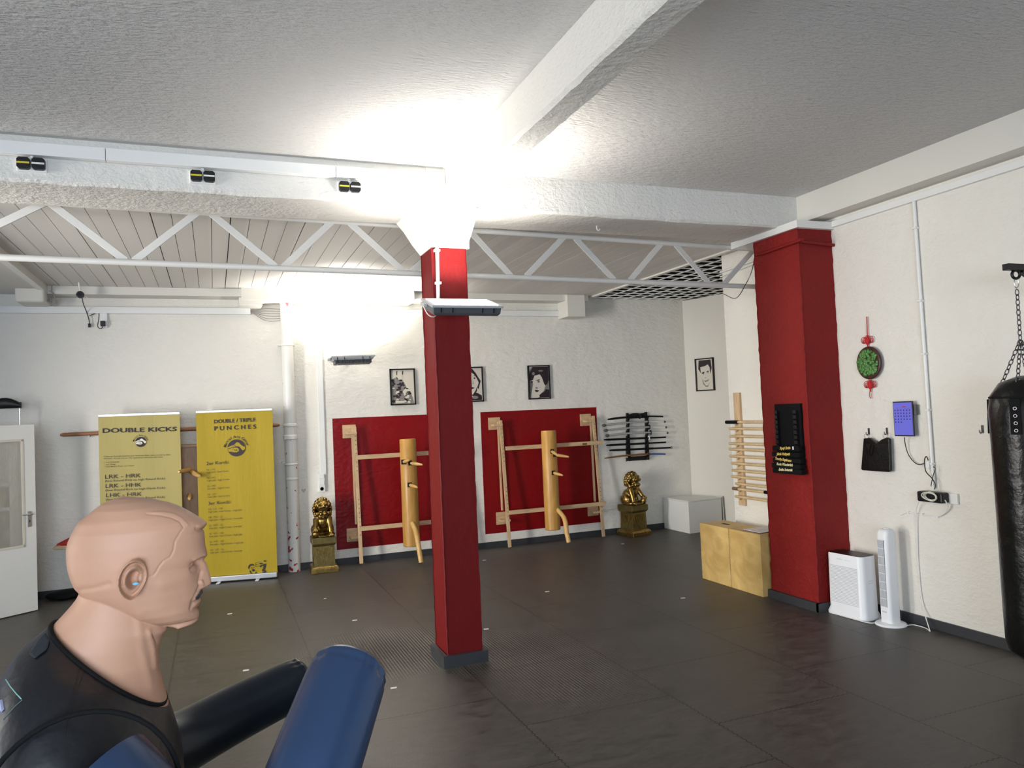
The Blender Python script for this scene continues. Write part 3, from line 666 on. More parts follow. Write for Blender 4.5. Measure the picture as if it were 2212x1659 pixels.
# ================================================================== BANNERS
def hand_logo(c, u, w, n, r, m_dark, m_bg, t):
    """round badge: black disc with two pale clasped fists, writing on an arc above"""
    lg = MB(); lg.cur = 0
    lg.prism([(r*math.cos(a), r*math.sin(a)) for a in np.linspace(0, 2*PI, 40, endpoint=False)], c+n*.002, u, w, n*.001)
    lg.cur = 1
    P = lambda pts: lg.prism([(a*r, b*r) for a, b in pts], c+n*.003, u, w, n*.001)
    P([(-.98, .10), (-.75, .22), (-.2, .40), (.05, .66), (.30, .62), (.50, .40), (.75, .18), (1.0, .08), (.98, -.20), (.72, -.34), (.60, -.20), (.42, .08), (.22, .18), (-.10, .20), (-.40, .08), (-.75, .02), (-.98, -.05)])
    P([(-.97, -.12), (-.60, -.02), (-.15, .06), (.10, .02), (.28, -.12), (.30, -.38), (.05, -.52), (-.30, -.50), (-.60, -.42), (-.85, -.42)])
    lg.cur = 0
    Q = lambda pts: lg.prism([(a*r, b*r) for a, b in pts], c+n*.0045, u, w, n*.001)
    for k in range(3): Q([(-.42+.18*k, -.16-.03*k), (-.30+.18*k, -.06-.03*k), (-.27+.18*k, -.10-.03*k), (-.38+.18*k, -.20-.03*k)])
    Q([(-.25, -.30), (.12, -.34), (.14, -.28), (-.22, -.25)]); Q([(-.5, .18), (-.1, .34), (.02, .33), (-.1, .28)])
    lg.build('logo', [m_dark, m_bg], t)
    s = 'Martial Arts Center'; R1 = r*1.18; A0, A1 = R(172), R(8)
    for i, ch in enumerate(s):
        if ch == ' ': continue
        a = A0+(A1-A0)*(i+.5)/len(s); cc = c+u*R1*math.cos(a)+w*R1*math.sin(a); tu = u*math.sin(a)-w*math.cos(a); tw = u*math.cos(a)+w*math.sin(a)
        yield ch, cc, tu, tw, r
def letters_arc(gen, n, m, t):
    cv = {}; mb = MB(); dg = None
    for ch, cc, tu, tw, r in gen:
        if ch not in cv:
            c = bpy.data.curves.new('t', 'FONT'); c.body = ch; c.resolution_u = 2; c.offset = .012; o = bpy.data.objects.new('t', c); COL.objects.link(o)
            dg = bpy.context.evaluated_depsgraph_get(); dg.update(); me = bpy.data.meshes.new_from_object(o.evaluated_get(dg))
            cv[ch] = ([tuple(v.co) for v in me.vertices], [tuple(p.vertices) for p in me.polygons]); bpy.data.objects.remove(o)
        V, F = cv[ch]; xs = [v[0] for v in V]; mid = (min(xs)+max(xs))/2; k = r*.42
        mb.add([cc+tu*(v[0]-mid)*k*1.0+tw*(v[1]*k)+n*.002 for v in V], F)
    mb.build('arc_lettering', m, t, fix=False)

def banner(lab, BL, BR, TL, TR, m, feet=True):
    BL, BR, TL, TR = map(lambda q: np.array(q, float), (BL, BR, TL, TR)); u = (BR-BL)/np.linalg.norm(BR-BL); up = np.array([0, 0, 1.]); n = np.cross(u, up); n = n if n[1] < 0 else -n
    t = thing('roll_up_banner', lab, 'banner', tuple(BL*[1, 1, 0]+(BR-BL)/2*[1, 1, 0]), 'roll up banners by the back wall')
    rings = []
    K = 22
    sh = MB(); g = []
    for j in range(25):
        row = []
        for i in range(K):
            a, b = i/(K-1), j/24; p = lerp(lerp(BL, BR, a)+[0, 0, .07], lerp(TL, TR, a)-[0, 0, .02], b)
            row.append(p+n*(.006*math.sin(5*a+2.2)*math.sin(PI*b)+.003*math.sin(11*a+3*b)))
        g.append(row)
    V = [p for r_ in g for p in r_]+[p-n*.0015 for r_ in g for p in r_]; NN = 25*K; F = []
    for j in range(24):
        for i in range(K-1):
            q = (j*K+i, j*K+i+1, (j+1)*K+i+1, (j+1)*K+i); F += [q, tuple(NN+x for x in q[::-1])]
    sh.add(V, F).build('banner_sheet', m, t, smooth=60, fix=False)
    MB().obox((TL+TR)/2-[0, 0, .012], (TR-TL)/2, n*.009, up*.014).build('top_rail', alu, t, bevel=.003)
    MB().obox((BL+BR)/2+[0, 0, .043], (BR-BL)/2*1.01, n*.045, up*.034).build('cassette', alu, t, bevel=.012, seg=3)
    MB().tube([(BL+BR)/2-n*.03+[0, 0, .05], (TL+TR)/2-n*.012], .008, 8).build('support_pole', alu, t)
    for s in (.25, .75): MB().obox(lerp(BL, BR, s)+n*.07+[0, 0, .007], u*.022, n*.06, up*.006).build('foot', alu, t, bevel=.003)
    return t, n, u
# left banner
TL, TR = at(212, 896, 1, 9.55), at(388, 890, 1, 9.55); Z = np.array([0, 0, 1.])
t, n, u = banner('pale gold banner headed DOUBLE KICKS behind the mannequin head', TL*[1, 1, 0], TR*[1, 1, 0], TL, TR, banA)
P = lambda x, y: atp(x, y, TL+n*.008, n)
def btext(s, x0, y0, x1, y1, h, P, n, t, m=ink, **k):
    a, b = P(x0, y0), P(x1, y1); sc = np.linalg.norm(P(x0, y0-h)-a); text(s, a, b, sc, n, m, t, **k)
btext('DOUBLE KICKS', 221.5, 935, 382, 931, 9.5, P, n, t, bold=.022)
letters_arc(hand_logo(P(304, 954.5), u, Z, n, np.linalg.norm(P(316, 954.5)-P(304, 954.5)), ink, mat('badge pale', (.75, .72, .6), .6), t), n, ink, t)
btext('Folgende Kombinationen mit hinterem Bein, dann vorderes Bein', 224, 987.5, 368, 983.5, 3.0, P, n, t, m=inkg)
btext('Abwehr 10 mal und je 10 Liegestütze zwischen den Sets', 224, 992, 351, 988.5, 3.0, P, n, t, m=inkg)
btext('* und Kickpads', 225, 1000, 257, 999, 3.0, P, n, t, m=inkg)
btext('* auf Slang', 225, 1005, 249, 1004, 3.0, P, n, t, m=inkg)
btext('* und danach Pratz- und Hand', 225, 1009.5, 288.5, 1007, 3.0, P, n, t, m=inkg)
for k, (s1, s2) in enumerate((('LRK - HRK', '(low Round Kick zu high Round Kick)'), ('LRK - HHK', '(low Round Kick zu high Hook Kick)'), ('LHK - HRK', '(low Hook Kick zu high Round Kick)'), ('LHK - HHK', '(low Hook Kick zu high Hook Kick)'))):
    y = 1034+k*20
    btext(s1, 227+k, y, 304+k, y-3, 8.6, P, n, t); btext(s2, 227+k, y+7.2, 356, y+1.5, 4.6, P, n, t)
# right banner
TL, TR = at(423, 888, 1, 9.66), at(588, 882, 1, 9.48); BLb, BRb = TL*[1, 1, 0], TR*[1, 1, 0]
t, n, u = banner('bright yellow banner headed DOUBLE / TRIPLE PUNCHES beside the drain pipe', BLb, BRb, TL, TR, banB)
P = lambda x, y: atp(x, y, TL+n*.008, n)
btext('DOUBLE / TRIPLE', 462.5, 914.5, 551.5, 910, 8, P, n, t, bold=.02)
btext('P U N C H E S', 463, 930, 553, 925.5, 9, P, n, t, bold=.02)
letters_arc(hand_logo(P(510.5, 967.5), u, Z, n, np.linalg.norm(P(529.5, 967.5)-P(510.5, 967.5)), ink, banB, t), n, ink, t)
btext('2er Kombi', 446, 1005, 493.5, 1001.5, 7.2, P, n, t); btext('3er Kombi', 450, 1091, 497, 1087.5, 7.2, P, n, t)
for k, (a, b) in enumerate((('HJ - LC', 'high Jab - low Cross'), ('HJ - HC', 'high Jab - high Cross'), ('LJ - HC', 'low Jab - high Cross'), ('LJ - LC', 'low Jab - low Cross'))):
    y = 1016.5+k*17.7; x = 446+k*.9; btext(a, x, y, x+18, y-1.2, 3.6, P, n, t, m=inkg); btext(b, x+.3, y+5.8, x+47.5, y+2.5, 3.6, P, n, t, m=inkg)
for k, (a, b, w2) in enumerate((('HJ - LC - HJ', 'high Jab - low Cross - high Jab', 72), ('HJ - HC - LJ', 'high Jab - high Cross - low Jab', 72), ('LJ - HC - LJ', 'low Jab - high Cross - low Jab', 70), ('LJ - LC - HJ', 'low Jab - low Cross - high Jab', 70), ('LJ - HC - HJ', 'low Jab - high Cross - high Jab', 72), ('HJ - LC - LJ', 'high Jab - low Cross - low Jab', 69))):
    y = 1101.8+k*17.6; x = 450+k*.75; btext(a, x, y, x+28.5, y-2, 3.8, P, n, t, m=inkg); btext(b, x+.3, y+6, x+w2, y+1.2, 3.8, P, n, t, m=inkg)
# printed figure of a man being struck at the foot of the yellow banner
fg = MB(); o = P(540, 1246)
sc = np.linalg.norm(P(550, 1246)-o)/10
def FP(pts, d=.002): fg.prism([(x*sc, y*sc) for x, y in pts], o+n*d, u, Z, n*.0008)
FP([(-3.5, 21), (-2.5, 25), (1, 28), (6, 28.5), (9, 26.5), (10, 24), (7, 25), (2, 24.5), (-.5, 22), (-1.5, 17), (-2.5, 18)]); FP([(-1, 12), (1, 9), (4, 6), (5, 8), (2, 11), (0, 15)])
FP([(2, 20), (5, 21.5), (5, 20.5), (2.5, 19)]); FP([(7, 20.5), (10, 22), (9.5, 20)]); FP([(4, 15.5), (8, 17), (11, 14), (9.5, 12), (6, 11.5), (5, 13.5)]); FP([(4, 18), (7, 18.5), (6, 17)])
FP([(2, 1.5), (5, 5), (8, 4), (11, 7), (13, 11), (16, 7), (24, 3), (26, 2), (12, .8)]); FP([(22, 5), (26, 7), (30, 9), (33, 13), (35, 10), (35.5, 4), (35, 1), (28, 2)])
FP([(26, 12), (29, 17), (30, 22), (27, 25), (31, 26), (35.5, 27), (35, 21), (31, 12), (28, 9)]); FP([(20, 28), (25, 30), (29, 27), (24, 26)]); FP([(21, 23), (26, 25), (29, 24), (23, 19)]); FP([(30, 34), (35, 34), (36, 31), (32, 31.5)])
for z in (31, 26.5, 22): FP([(13, z), (23, z+1.2), (23, z+.7), (13, z-.5)])
FP([(12.5, 21), (13.2, 21), (13.2, 31), (12.5, 31)])
fg.build('printed_figure', ink, t)

# ================================================================== WOODEN DUMMIES
def spindle(mb, p, q, r0=.018, r1=.012, rm=.021):
    p, q = np.array(p, float), np.array(q, float); return mb.tube([p, lerp(p, q, .25), lerp(p, q, .6), lerp(p, q, .93), q], [r0, rm, rm*.93, r1, r1*.7], 16)
def dummy(lab, xt, yt, z0, z1, arms, posts, plates, rails, legpts, footx):
    t = thing('wooden_dummy', lab, 'wooden dummy', (xt, yt, 0), 'training dummies on the red fields')
    MB().lathe([(.098, 0), (.105, .008), (.106, .5), (.104, z1-z0-.012), (.097, z1-z0)], (xt, yt, z0), n=40).build('trunk', teak, t, smooth=40)
    for p, q in arms:
        a = spindle(MB(), p, q).build('arm', armw, t, smooth=50)
        MB().box((p[0]-.026, yt-.107, p[2]-.03), (p[0]+.026, yt-.06, p[2]+.03)).build('arm_socket', gap, a)
    MB().tube(curve_pts(legpts, 4), [.030]*4+[.032]*4+[.031]*4+[.030] if len(legpts) == 4 else .03, 16).build('leg', armw, t, smooth=50)
    for zr, x0, x1 in rails: MB().box((x0, yt+.05, zr-.027), (x1, yt+.075, zr+.027)).build('rail', pineh, t, bevel=.002)
    for (x, zt, zb, lean) in posts:
        p = MB().bar((x, YB-.10-lean, zb), (x, YB-.10, zt), .045, .022, up=(0, -1, 0)).build('post', pine, t, bevel=.002)
        MB().bar((x-.028, YB-.07, zt-.02), (x-.02, YB-.07, .5), .02, .035, up=(0, -1, 0)).build('post_back', pine, p)
        h = MB()
        for k in range(9):
            for zz in (zt-.12-k*.055, .82-k*.055): h.lathe([(.005, 0), (.005, .002)], (x+.006, YB-.1-lean*(zt-zz)/(zt-zb)-.012, zz), (0, -1, 0), 8)
        h.build('peg_holes', gap, p)
    for x, z in plates:
        pl = MB().box((x-.085, YB-.025, z-.085), (x+.085, YB, z+.085)).build('wall_plate', pineh, t, bevel=.003)
        MB().box((x-.055, YB-.15, z-.035), (x+.075, YB-.025, z-.008)).build('bracket', pine, pl, bevel=.004)
    return t
def A1(px, py, y): return at(px, py, 1, y)
yt = 9.50
# left dummy
xt = 2.29; pA = at(882, 998, 1, yt-.09); 
arms = [(at(872, 998, 1, yt-.09), at(884, 994, 1, yt-.26)), (at(885, 1000, 1, yt-.08), at(913, 1004, 1, yt-.22)), (at(884, 1047, 1, yt-.08), at(902, 1053, 1, yt-.24))]
lp = [at(888, 1125, 1, yt-.05), at(898, 1148, 1, yt-.20), at(904, 1180, 1, yt-.28), at(910, 1215, 1, yt-.33)]
x = at(766, 940, 1, YB-.1)[0]; xr = 2.98
dummy('wooden training dummy left of the slim red pillar', xt, yt, at(882, 1180, 1, yt)[2], at(880, 948, 1, yt)[2], arms,
      [(x, at(760, 922, 1, YB-.1)[2], .03, .16), (xr, at(760, 922, 1, YB-.1)[2], .03, .16)], [(at(754, 932, 1, YB)[0], at(754, 932, 1, YB)[2]), (at(763, 1155, 1, YB)[0], at(763, 1155, 1, YB)[2]), (2.95, at(754, 932, 1, YB)[2])],
      [(at(800, 987, 1, yt)[2], x-.03, 3.02), (at(820, 1140, 1, yt)[2], x-.01, 3.02)], lp, 0)
xt = 4.26
arms = [(at(1192, 975, 1, yt-.09), at(1204, 983, 1, yt-.27)), (at(1197, 982, 1, yt-.08), at(1229, 987, 1, yt-.20)), (at(1194, 1021, 1, yt-.08), at(1216, 1027, 1, yt-.22))]
lp = [at(1200, 1096, 1, yt-.05), at(1219, 1120, 1, yt-.20), at(1224, 1150, 1, yt-.27), at(1229, 1172, 1, yt-.31)]
x1, x2 = at(1082, 930, 1, YB-.1)[0], at(1282, 920, 1, YB-.1)[0]; zt = at(1080, 908, 1, YB-.1)[2]
dummy('wooden training dummy between the slim red pillar and the swords', xt, yt, at(1195, 1144, 1, yt)[2], at(1184, 930, 1, yt)[2], arms,
      [(x1, zt, .02, .15), (x2, zt, .02, .15)], [(at(1067, 915, 1, YB)[0], at(1067, 915, 1, YB)[2]), (at(1084, 1119, 1, YB)[0], at(1084, 1119, 1, YB)[2]), (at(1264, 907, 1, YB)[0], at(1264, 907, 1, YB)[2]), (at(1280, 1101, 1, YB)[0], at(1280, 1101, 1, YB)[2])],
      [(at(1130, 967, 1, yt)[2], x1-.02, x2+.02), (at(1130, 1106, 1, yt)[2], x1-.01, x2+.03)], lp, 0)
o = at(1263, 959, 1, yt+.05); dd = [q for q in bpy.data.objects if q.name.startswith('wooden_dummy')][-1]
MB().box(o-[.035, .003, .014], o+[.035, .003, .014]).build('name_plate', mat('bronze plate', (.25, .15, .04), .4, .6), dd)
# third one between the banners, with its backboard
yb = 9.80; t = thing('wooden_dummy', 'dark honey wooden dummy on a board in the gap between the two banners', 'wooden dummy', (-.33, yb, 0), 'training dummies')
a, b = at(372, 966, 1, yb), at(445, 970, 1, yb)
MB().box((a[0]-.2, yb-.02, .35), (b[0]+.1, YB, a[2]+.0)).build('board', orangew, t, bevel=.006)
MB().box((a[0]-.2, yb-.05, a[2]-.012), (b[0]+.1, YB, a[2]+.02)).build('top_edge', pineh, t, bevel=.006)
for p, q in ((at(411, 1014, 1, yb), at(386, 1019, 1, yb-.30)), (at(411, 1018, 1, yb), at(431, 1029, 1, yb-.30)), (at(409, 1068, 1, yb), at(409, 1078, 1, yb-.22))):
    spindle(MB(), p, q, .024, .018, .029).build('arm', armw, t, smooth=50)
tag(MB().tube([at(376, 962, 1, 9.78), at(440, 961, 1, 9.78)], .012, 10).build('wooden_rod', orangew, smooth=40), 'thin wooden rod lying along the board between the banners', 'rod')

# ================================================================== PICTURES
def picture(lab, c, u, n, w, h, draw):
    """c centre on the wall, u to the right, n away from the wall"""
    c, u, n = map(lambda q: np.array(q, float), (c, u, n)); up = np.array([0, 0, 1.]); t = thing('framed_portrait', lab, 'picture', tuple(c-up*h/2), 'black framed portraits on the walls')
    f = MB(); b = .016
    for s in (-1, 1):
        f.obox(c+u*s*(w/2-b/2)+n*.018, u*b/2, up*h/2, n*.018); f.obox(c+up*s*(h/2-b/2)+n*.018, u*(w/2), up*b/2, n*.018)
    f.build('frame', black, t, bevel=.002)
    MB().obox(c+n*.014, u*(w/2-b), up*(h/2-b), n*.002).build('print', cream_i, t)
    d = MB(); W2, H2 = w/2-b, h/2-b; k = [0]
    def poly(pts, m=0, lay=0):
        k[0] += 1; d.cur = m; d.prism([(x*W2, y*H2) for x, y in pts], c+n*(.0165+lay*.0006+k[0]*.00004), u, up, n*.0003)
    draw(poly); d.build('portrait', [ink, grey_i, cream_i], t)
E8 = lambda cx, cy, rx, ry, a0=0, a1=360, k=16: [(cx+rx*math.cos(R(a)), cy+ry*math.sin(R(a))) for a in np.linspace(a0, a1, k, endpoint=(a1-a0) < 360)]
def draw_robe(p):
    p([(-.95, .45), (-.6, .55), (-.15, .35), (.1, .3), (.25, .1), (.4, -.2), (.75, -.45), (.98, -.98), (-.95, -.98), (-.97, 0)], 1)
    r2 = random.Random(3)
    for k in range(70):
        x, y = r2.uniform(-.88, .8), r2.uniform(-.92, .45)
        if y < .42-1.15*max(0, x+.05): p(E8(x, y, r2.uniform(.07, .18), r2.uniform(.04, .09), k=9), (0, 0, 0, 2)[k % 4], 1)
    p(E8(-.25, .72, .27, .22), 2, 2); p([(-.53, .9), (-.45, .97), (-.46, .68), (-.54, .72)], 0, 3); p([(.02, .97), (.07, .9), (.04, .7), (-.03, .75)], 0, 3)
    p([(-.6, .62), (-.4, .5), (-.48, .44)], 0, 3); p([(-.05, -.3), (.2, -.1), (.5, -.2), (.3, -.32), (.15, -.5)], 2, 3); p([(-.7, -.85), (-.6, -.8), (.1, -.85), (.15, -.95), (-.7, -.97)], 2, 3)
def draw_old(p):
    p([(.1, .98), (.45, .7), (.7, .4), (.9, .2), (.75, -.1), (.65, -.3), (.55, -.2), (.7, .1), (.55, .35), (.3, .6), (-.1, .8)], 0)
    p([(-.98, -.98), (-.98, -.75), (-.3, -.7), (.1, -.78), (.35, -.5), (.6, -.55), (.95, -.7), (.95, -.98)], 0); p([(.4, -.35), (.55, -.1), (.5, -.4), (.2, -.72), (-.2, -.65), (.1, -.62)], 0)
    for sx in (-1, 1):
        p([(sx*.15+.0, .5), (sx*.4, .58), (sx*.55, .5), (sx*.4, .52)], 0); p(E8(sx*.32, .38, .1, .04), 0); p([(sx*.12, .3), (sx*.2, .05), (sx*.1, .0), (sx*.15, .08)], 0)
    p([(-.3, -.2), (0, -.15), (.3, -.22), (0, -.3)], 0); p(E8(.3, -.8, .3, .1), 1, 1); p(E8(-.4, -.85, .25, .08), 1, 1); p([(-.9, .2), (-.8, .6), (-.4, .9), (-.2, .98), (-.9, .98)], 0)
def draw_young(p):
    p([(-.98, .98), (.98, .98), (.98, -.98), (-.98, -.98)], 1)
    p([(-.95, .45), (-.6, -.1), (-.95, -.98), (-.1, -.98), (.0, -.8), (.45, -.55), (.65, -.2), (.5, .3), (.1, .5), (-.4, .45)], 2, 1)
    p([(-.6, .98), (-.98, .5), (-.95, .12), (-.62, .15), (-.45, .42), (.1, .5), (.3, .3), (.5, -.1), (.62, -.22), (.85, -.1), (.98, .1), (.98, .98)], 0, 2)
    p([(-.98, .98), (-.98, .7), (-.7, .98)], 2, 3); p([(-.35, .12), (0, .18), (.1, .2), (0, .1)], 0, 3); p([(-.85, .1), (-.6, .08), (-.65, .02)], 0, 3); p(E8(-.05, .02, .13, .035), 0, 3); p(E8(-.75, .0, .1, .035), 0, 3)
    p([(-.35, -.3), (-.45, -.38), (-.2, -.42), (-.15, -.33)], 1, 3); p([(-.5, -.5), (-.3, -.47), (0, -.55), (-.25, -.62), (-.4, -.6)], 0, 3); p([(-.2, -.98), (.0, -.8), (.5, -.6), (.65, -.45), (.98, -.5), (.98, -.98)], 0, 3); p(E8(-.2, -.9, .2, .07), 2, 4)
    p(E8(.2, .72, .25, .05), 1, 3); p(E8(-.55, .55, .15, .1), 1, 3)
def draw_smile(p):
    p([(-.7, .95), (-.8, .4), (-.5, .1), (-.55, .5), (0, .55), (.4, .65), (.6, .45), (.65, .0), (.85, .4), (.75, .95)], 0)
    p([(-.4, .12), (-.1, .2), (-.05, .12), (-.35, .06)], 0); p([(.2, .2), (.5, .24), (.45, .16), (.2, .14)], 0); p(E8(-.2, .05, .1, .03), 0); p(E8(.35, .1, .1, .03), 1)
    p([(-.1, -.22), (.2, -.25), (.05, -.18)], 1); p([(-.25, -.35), (.0, -.5), (.3, -.45), (.5, -.3), (.2, -.38), (0, -.4)], 1); p([(-.4, -.2), (-.3, -.6), (.05, -.82), (.3, -.8), (.55, -.5), (.3, -.72), (.05, -.74), (-.2, -.55)], 1); p([(-.35, -.35), (-.25, -.45), (-.28, -.5)], 0)
picture('small framed portrait of a seated figure in a patterned robe, left of the red pillar', (2.337, YB, 2.238), (1, 0, 0), (0, -1, 0), .335, .48, draw_robe)
picture('framed portrait of an old man half hidden by the slim red pillar', (3.295, YB, 2.243), (1, 0, 0), (0, -1, 0), .335, .48, draw_old)
picture('framed portrait of a dark-haired young man above the right dummy', (4.307, YB, 2.247), (1, 0, 0), (0, -1, 0), .335, .48, draw_young)
al_u = np.array([.9, -3.155, 0.]); al_u /= np.linalg.norm(al_u)
pc = atp(1524.5, 809, ALP, ALN); picture('framed portrait of a smiling man on the grey side wall of the alcove', pc, al_u, ALN, .335, .49, draw_smile)

# ================================================================== SWORDS
YS = 9.80
rk = thing('sword_rack', 'black wooden wall rack holding eight swords in the alcove', 'rack', tuple(at(1380, 996, 1, YB)))
for (xa, ya), (xb, yb_) in (((1355, 892), (1359, 996)), ((1395, 890), (1400, 993))):
    a, b = at(xa, ya, 1, YB-.02), at(xb, yb_, 1, YB-.02); MB().box((a[0]-.016, YB-.035, b[2]), (a[0]+.016, YB, a[2])).build('upright', black, rk, bevel=.003)
SW = [(1313, 906, 1432, 900), (1304, 919, 1436, 911), (1308, 930, 1439, 923), (1311, 941, 1442, 935), (1305, 950, 1438, 944.5), (1310, 962, 1438, 955.5), (1316, 973, 1448, 967), (1306, 990, 1437, 981)]
a, b = at(1354, 893, 1, YB-.05), at(1397, 903, 1, YB-.05)
MB().prism([(0, -.05), (0, .02), (.06, .015), (.12, .03), (.18, .03), (.23, .018), (b[0]-a[0], .03), (b[0]-a[0], -.05)], (a[0], YB-.045, a[2]-.03), (1, 0, 0), (0, 0, 1), (0, .02, 0)).build('crest_board', black, rk, bevel=.002)
a, b = at(1360, 987, 1, YB-.05), at(1399, 993, 1, YB-.05)
MB().box((a[0], YB-.045, b[2]), (b[0], YB-.02, a[2])).build('bottom_board', black, rk, bevel=.002)
for i, (x0, y0, x1, y1) in enumerate(SW):
    for xx in (1357, 1398):
        o = at(xx, y0+(y1-y0)*(xx-x0)/(x1-x0)+2.5, 1, YS); MB().prism([(0, 0), (.07, .0), (.07, -.055), (.03, -.03), (-.005, .012), (-.005, .026), (.006, .026), (.010, .006)], (o[0]-.012, YS-.02, o[2]), (0, 1, 0), (0, 0, 1), (.024, 0, 0)).build('hook', black, rk)
specs = [('black curved sword, topmost on the rack, with black scabbard', blackm, beltm, None, True, black, .55),
         ('grey-white curved sword, second from the top of the rack', silver_t, whl, steel, True, steel, .73),
         ('grey-white curved sword, third from the top of the rack', silver_t, whl, steel, True, steel, .73),
         ('grey-white curved sword, fourth from the top of the rack', silver_t, whl, steel, True, steel, .73),
         ('straight black sword with a white guard, fifth down on the rack', blackm, beltm, None, True, white_pl, .73),
         ('plain straight black stick sword, sixth down on the rack', blackm, blackm, None, False, None, .7),
         ('black straight sword with pale tip and ring pommel, seventh down', blackm, beltm, whl, False, None, .68),
         ('brown wooden sword with bright blue grip, lowest on the rack', None, bluet, None, True, brown, .73)]
brw = mat('brown blade wood', (.20, .09, .03), .45)
for (x0, y0, x1, y1), (lab, ms, mg, tip, curved, mguard, fr) in zip(SW, specs):
    a, b = at(x0, y0, 1, YS), at(x1, y1, 1, YS); t = thing('sword', lab, 'sword', tuple((a+b)/2), 'swords on the black rack')
    L = b-a; bow = .020 if curved and mguard is not white_pl else 0
    pts = [a+L*f+np.array([0, 0, bow*4*f*(1-f)]) for f in np.linspace(0, 1, 15)]
    k = int(round(fr*14)); r = .0155
    if lab.startswith('brown'): MB().tube(pts[:k+1], [.006]+[.011+.004*j/k for j in range(k)], 8).build('blade', brw, t, smooth=40)
    else: MB().tube(pts[:k+1], [.010]+[r]*k, 10).build('scabbard', ms, t, smooth=50)
    MB().tube(pts[k:], .012 if mg is not whl else .010, 10).build('grip', mg, t, smooth=50)
    if mguard is not None: MB().lathe([(.034, -.006), (.037, 0), (.034, .006)], pts[k], L, 16).build('guard', mguard, t, smooth=50)
    if tip is steel:
        MB().lathe([(.012, -.02), (.022, 0), (.022, .02), (.013, .035)], pts[0], L, 12).build('tip_cap', mat('tip cap %d' % len(MATS), (.08, .08, .07), .5), t); MB().lathe([(.012, -.012), (.017, 0), (.017, .012)], pts[-1]-L/np.linalg.norm(L)*.005, L, 12).build('pommel', MATS['dark steel'], t)
    if tip is whl:
        MB().prism([(-.03, -.012), (.012, .014), (.0, -.016)], a, (1, 0, 0), (0, 0, 1), (0, .01, 0)).build('blade_tip', whl, t); MB().ring(b+[.02, 0, 0], .014, .005, (0, 1, 0), 16, 6).build('ring_pommel', steel, t)

# ================================================================== STICK RACK on the right wall beyond the broad pillar
XS = XR-.06; rk = thing('stick_rack', 'pale wooden uprights holding rattan sticks between alcove and red pillar', 'rack', (XR, 6.66, .68))
for y in (6.655, 5.93):
    MB().box((XR-.03, y-.05, .745), (XR, y+.05, 1.945)).build('upright', pine, rk, bevel=.003)
ys = [912, 926, 942, 958, 970, 985, 1000.5, 1015.5, 1029, 1044.5, 1055, 1072]; xs = [1569, 1575, 1576, 1575, 1575, 1576, 1580, 1581, 1580, 1589, 1584, 1588]
ords = ['topmost', 'second', 'third', 'fourth', 'fifth', 'sixth', 'seventh', 'eighth', 'ninth', 'tenth', 'eleventh', 'lowest']
for i, (px_, py_) in enumerate(zip(xs, ys)):
    a = at(px_, py_, 0, XS); a[1] = min(a[1], 6.93); b = np.array([XS, 5.86, a[2]]); r = .0145
    extra = ' with black grip' if i in (0, 10) else ''
    t = thing('rattan_stick', 'pale rattan stick%s, %s%s' % (extra, ords[i], ' on the wooden stick rack' if i in (0, 11) else ' from the top of the stick rack'), 'stick', tuple(b), 'rattan sticks on the wooden rack')
    MB().tube([a, a+[0, -.01, 0], b], [r*.7, r, r], 12).build('shaft', rattan, t, smooth=40)
    if i == 0: MB().tube([a+[0, .002, 0], a+[0, -.2, 0]], r+.004, 12).build('grip', beltm, t, smooth=40)
    if i == 10: MB().tube([a+[0, .002, 0], a+[0, -.09, 0]], r+.003, 12).build('grip', mat('brown tape', (.16, .08, .04), .6), t, smooth=40); MB().tube([a+[0, -.5, 0], a+[0, -.75, 0]], r+.002, 12).build('black_tape', beltm, t, smooth=40)
    for y in (6.655, 5.93): MB().prism([(-.022, .0), (.022, 0), (.0, -.02)], (XR-.062, y, a[2]-r), (0, 1, 0), (0, 0, 1), (.034, 0, 0)).build('notch_block', pine, rk)

# ================================================================== BELT BOARD on the broad pillar
XB = 4.832
a, b = at(1668, 874, 0, XB), at(1727, 871, 0, XB); c_, d_ = at(1674, 1018, 0, XB), at(1731, 1022, 0, XB)
ya, yb2, zt_, zb_ = 5.62, 5.29, 1.81, 1.24
t = thing('belt_display', 'black belt display panel with empty loops on the broad red pillar', 'belt rack', (XB, 5.46, zb_))
MB().box((XB-.022, yb2, zb_), (XB+.01, ya, zt_)).build('panel', beltm, t, bevel=.003)
for z in [zt_-.07-.045*k for k in range(8)]:
    for y in (ya-.045, yb2+.045):
        MB().prism([(0, 0), (-.03, .012), (-.03, -.018), (-.01, -.032), (0, -.028)], (XB-.022, y-.02, z), (1, 0, 0), (0, 0, 1), (0, .04, 0)).build('loop', black, t)
names = [('Ryuji Endo', 1685, 971, 1708, 970), ('Jakob Holzpeth', 1677.5, 983, 1707, 983.5), ('Timothy Engelmann', 1675, 992.5, 1710, 998), ('Kevin Wunderlich', 1678, 1004.5, 1713, 1007.5), ('Emilio Swientek', 1682.5, 1016.5, 1713, 1018)]
zs = [969, 981.5, 994.5, 1006.5, 1017.5]
bl = ['topmost rolled black belt with gold script and a white tab', 'second rolled black belt on the red pillar board, gold script', 'third rolled black belt on the red pillar board, gold script', 'fourth rolled black belt on the red pillar board, cream script', 'lowest rolled black belt on the red pillar board, cream script']
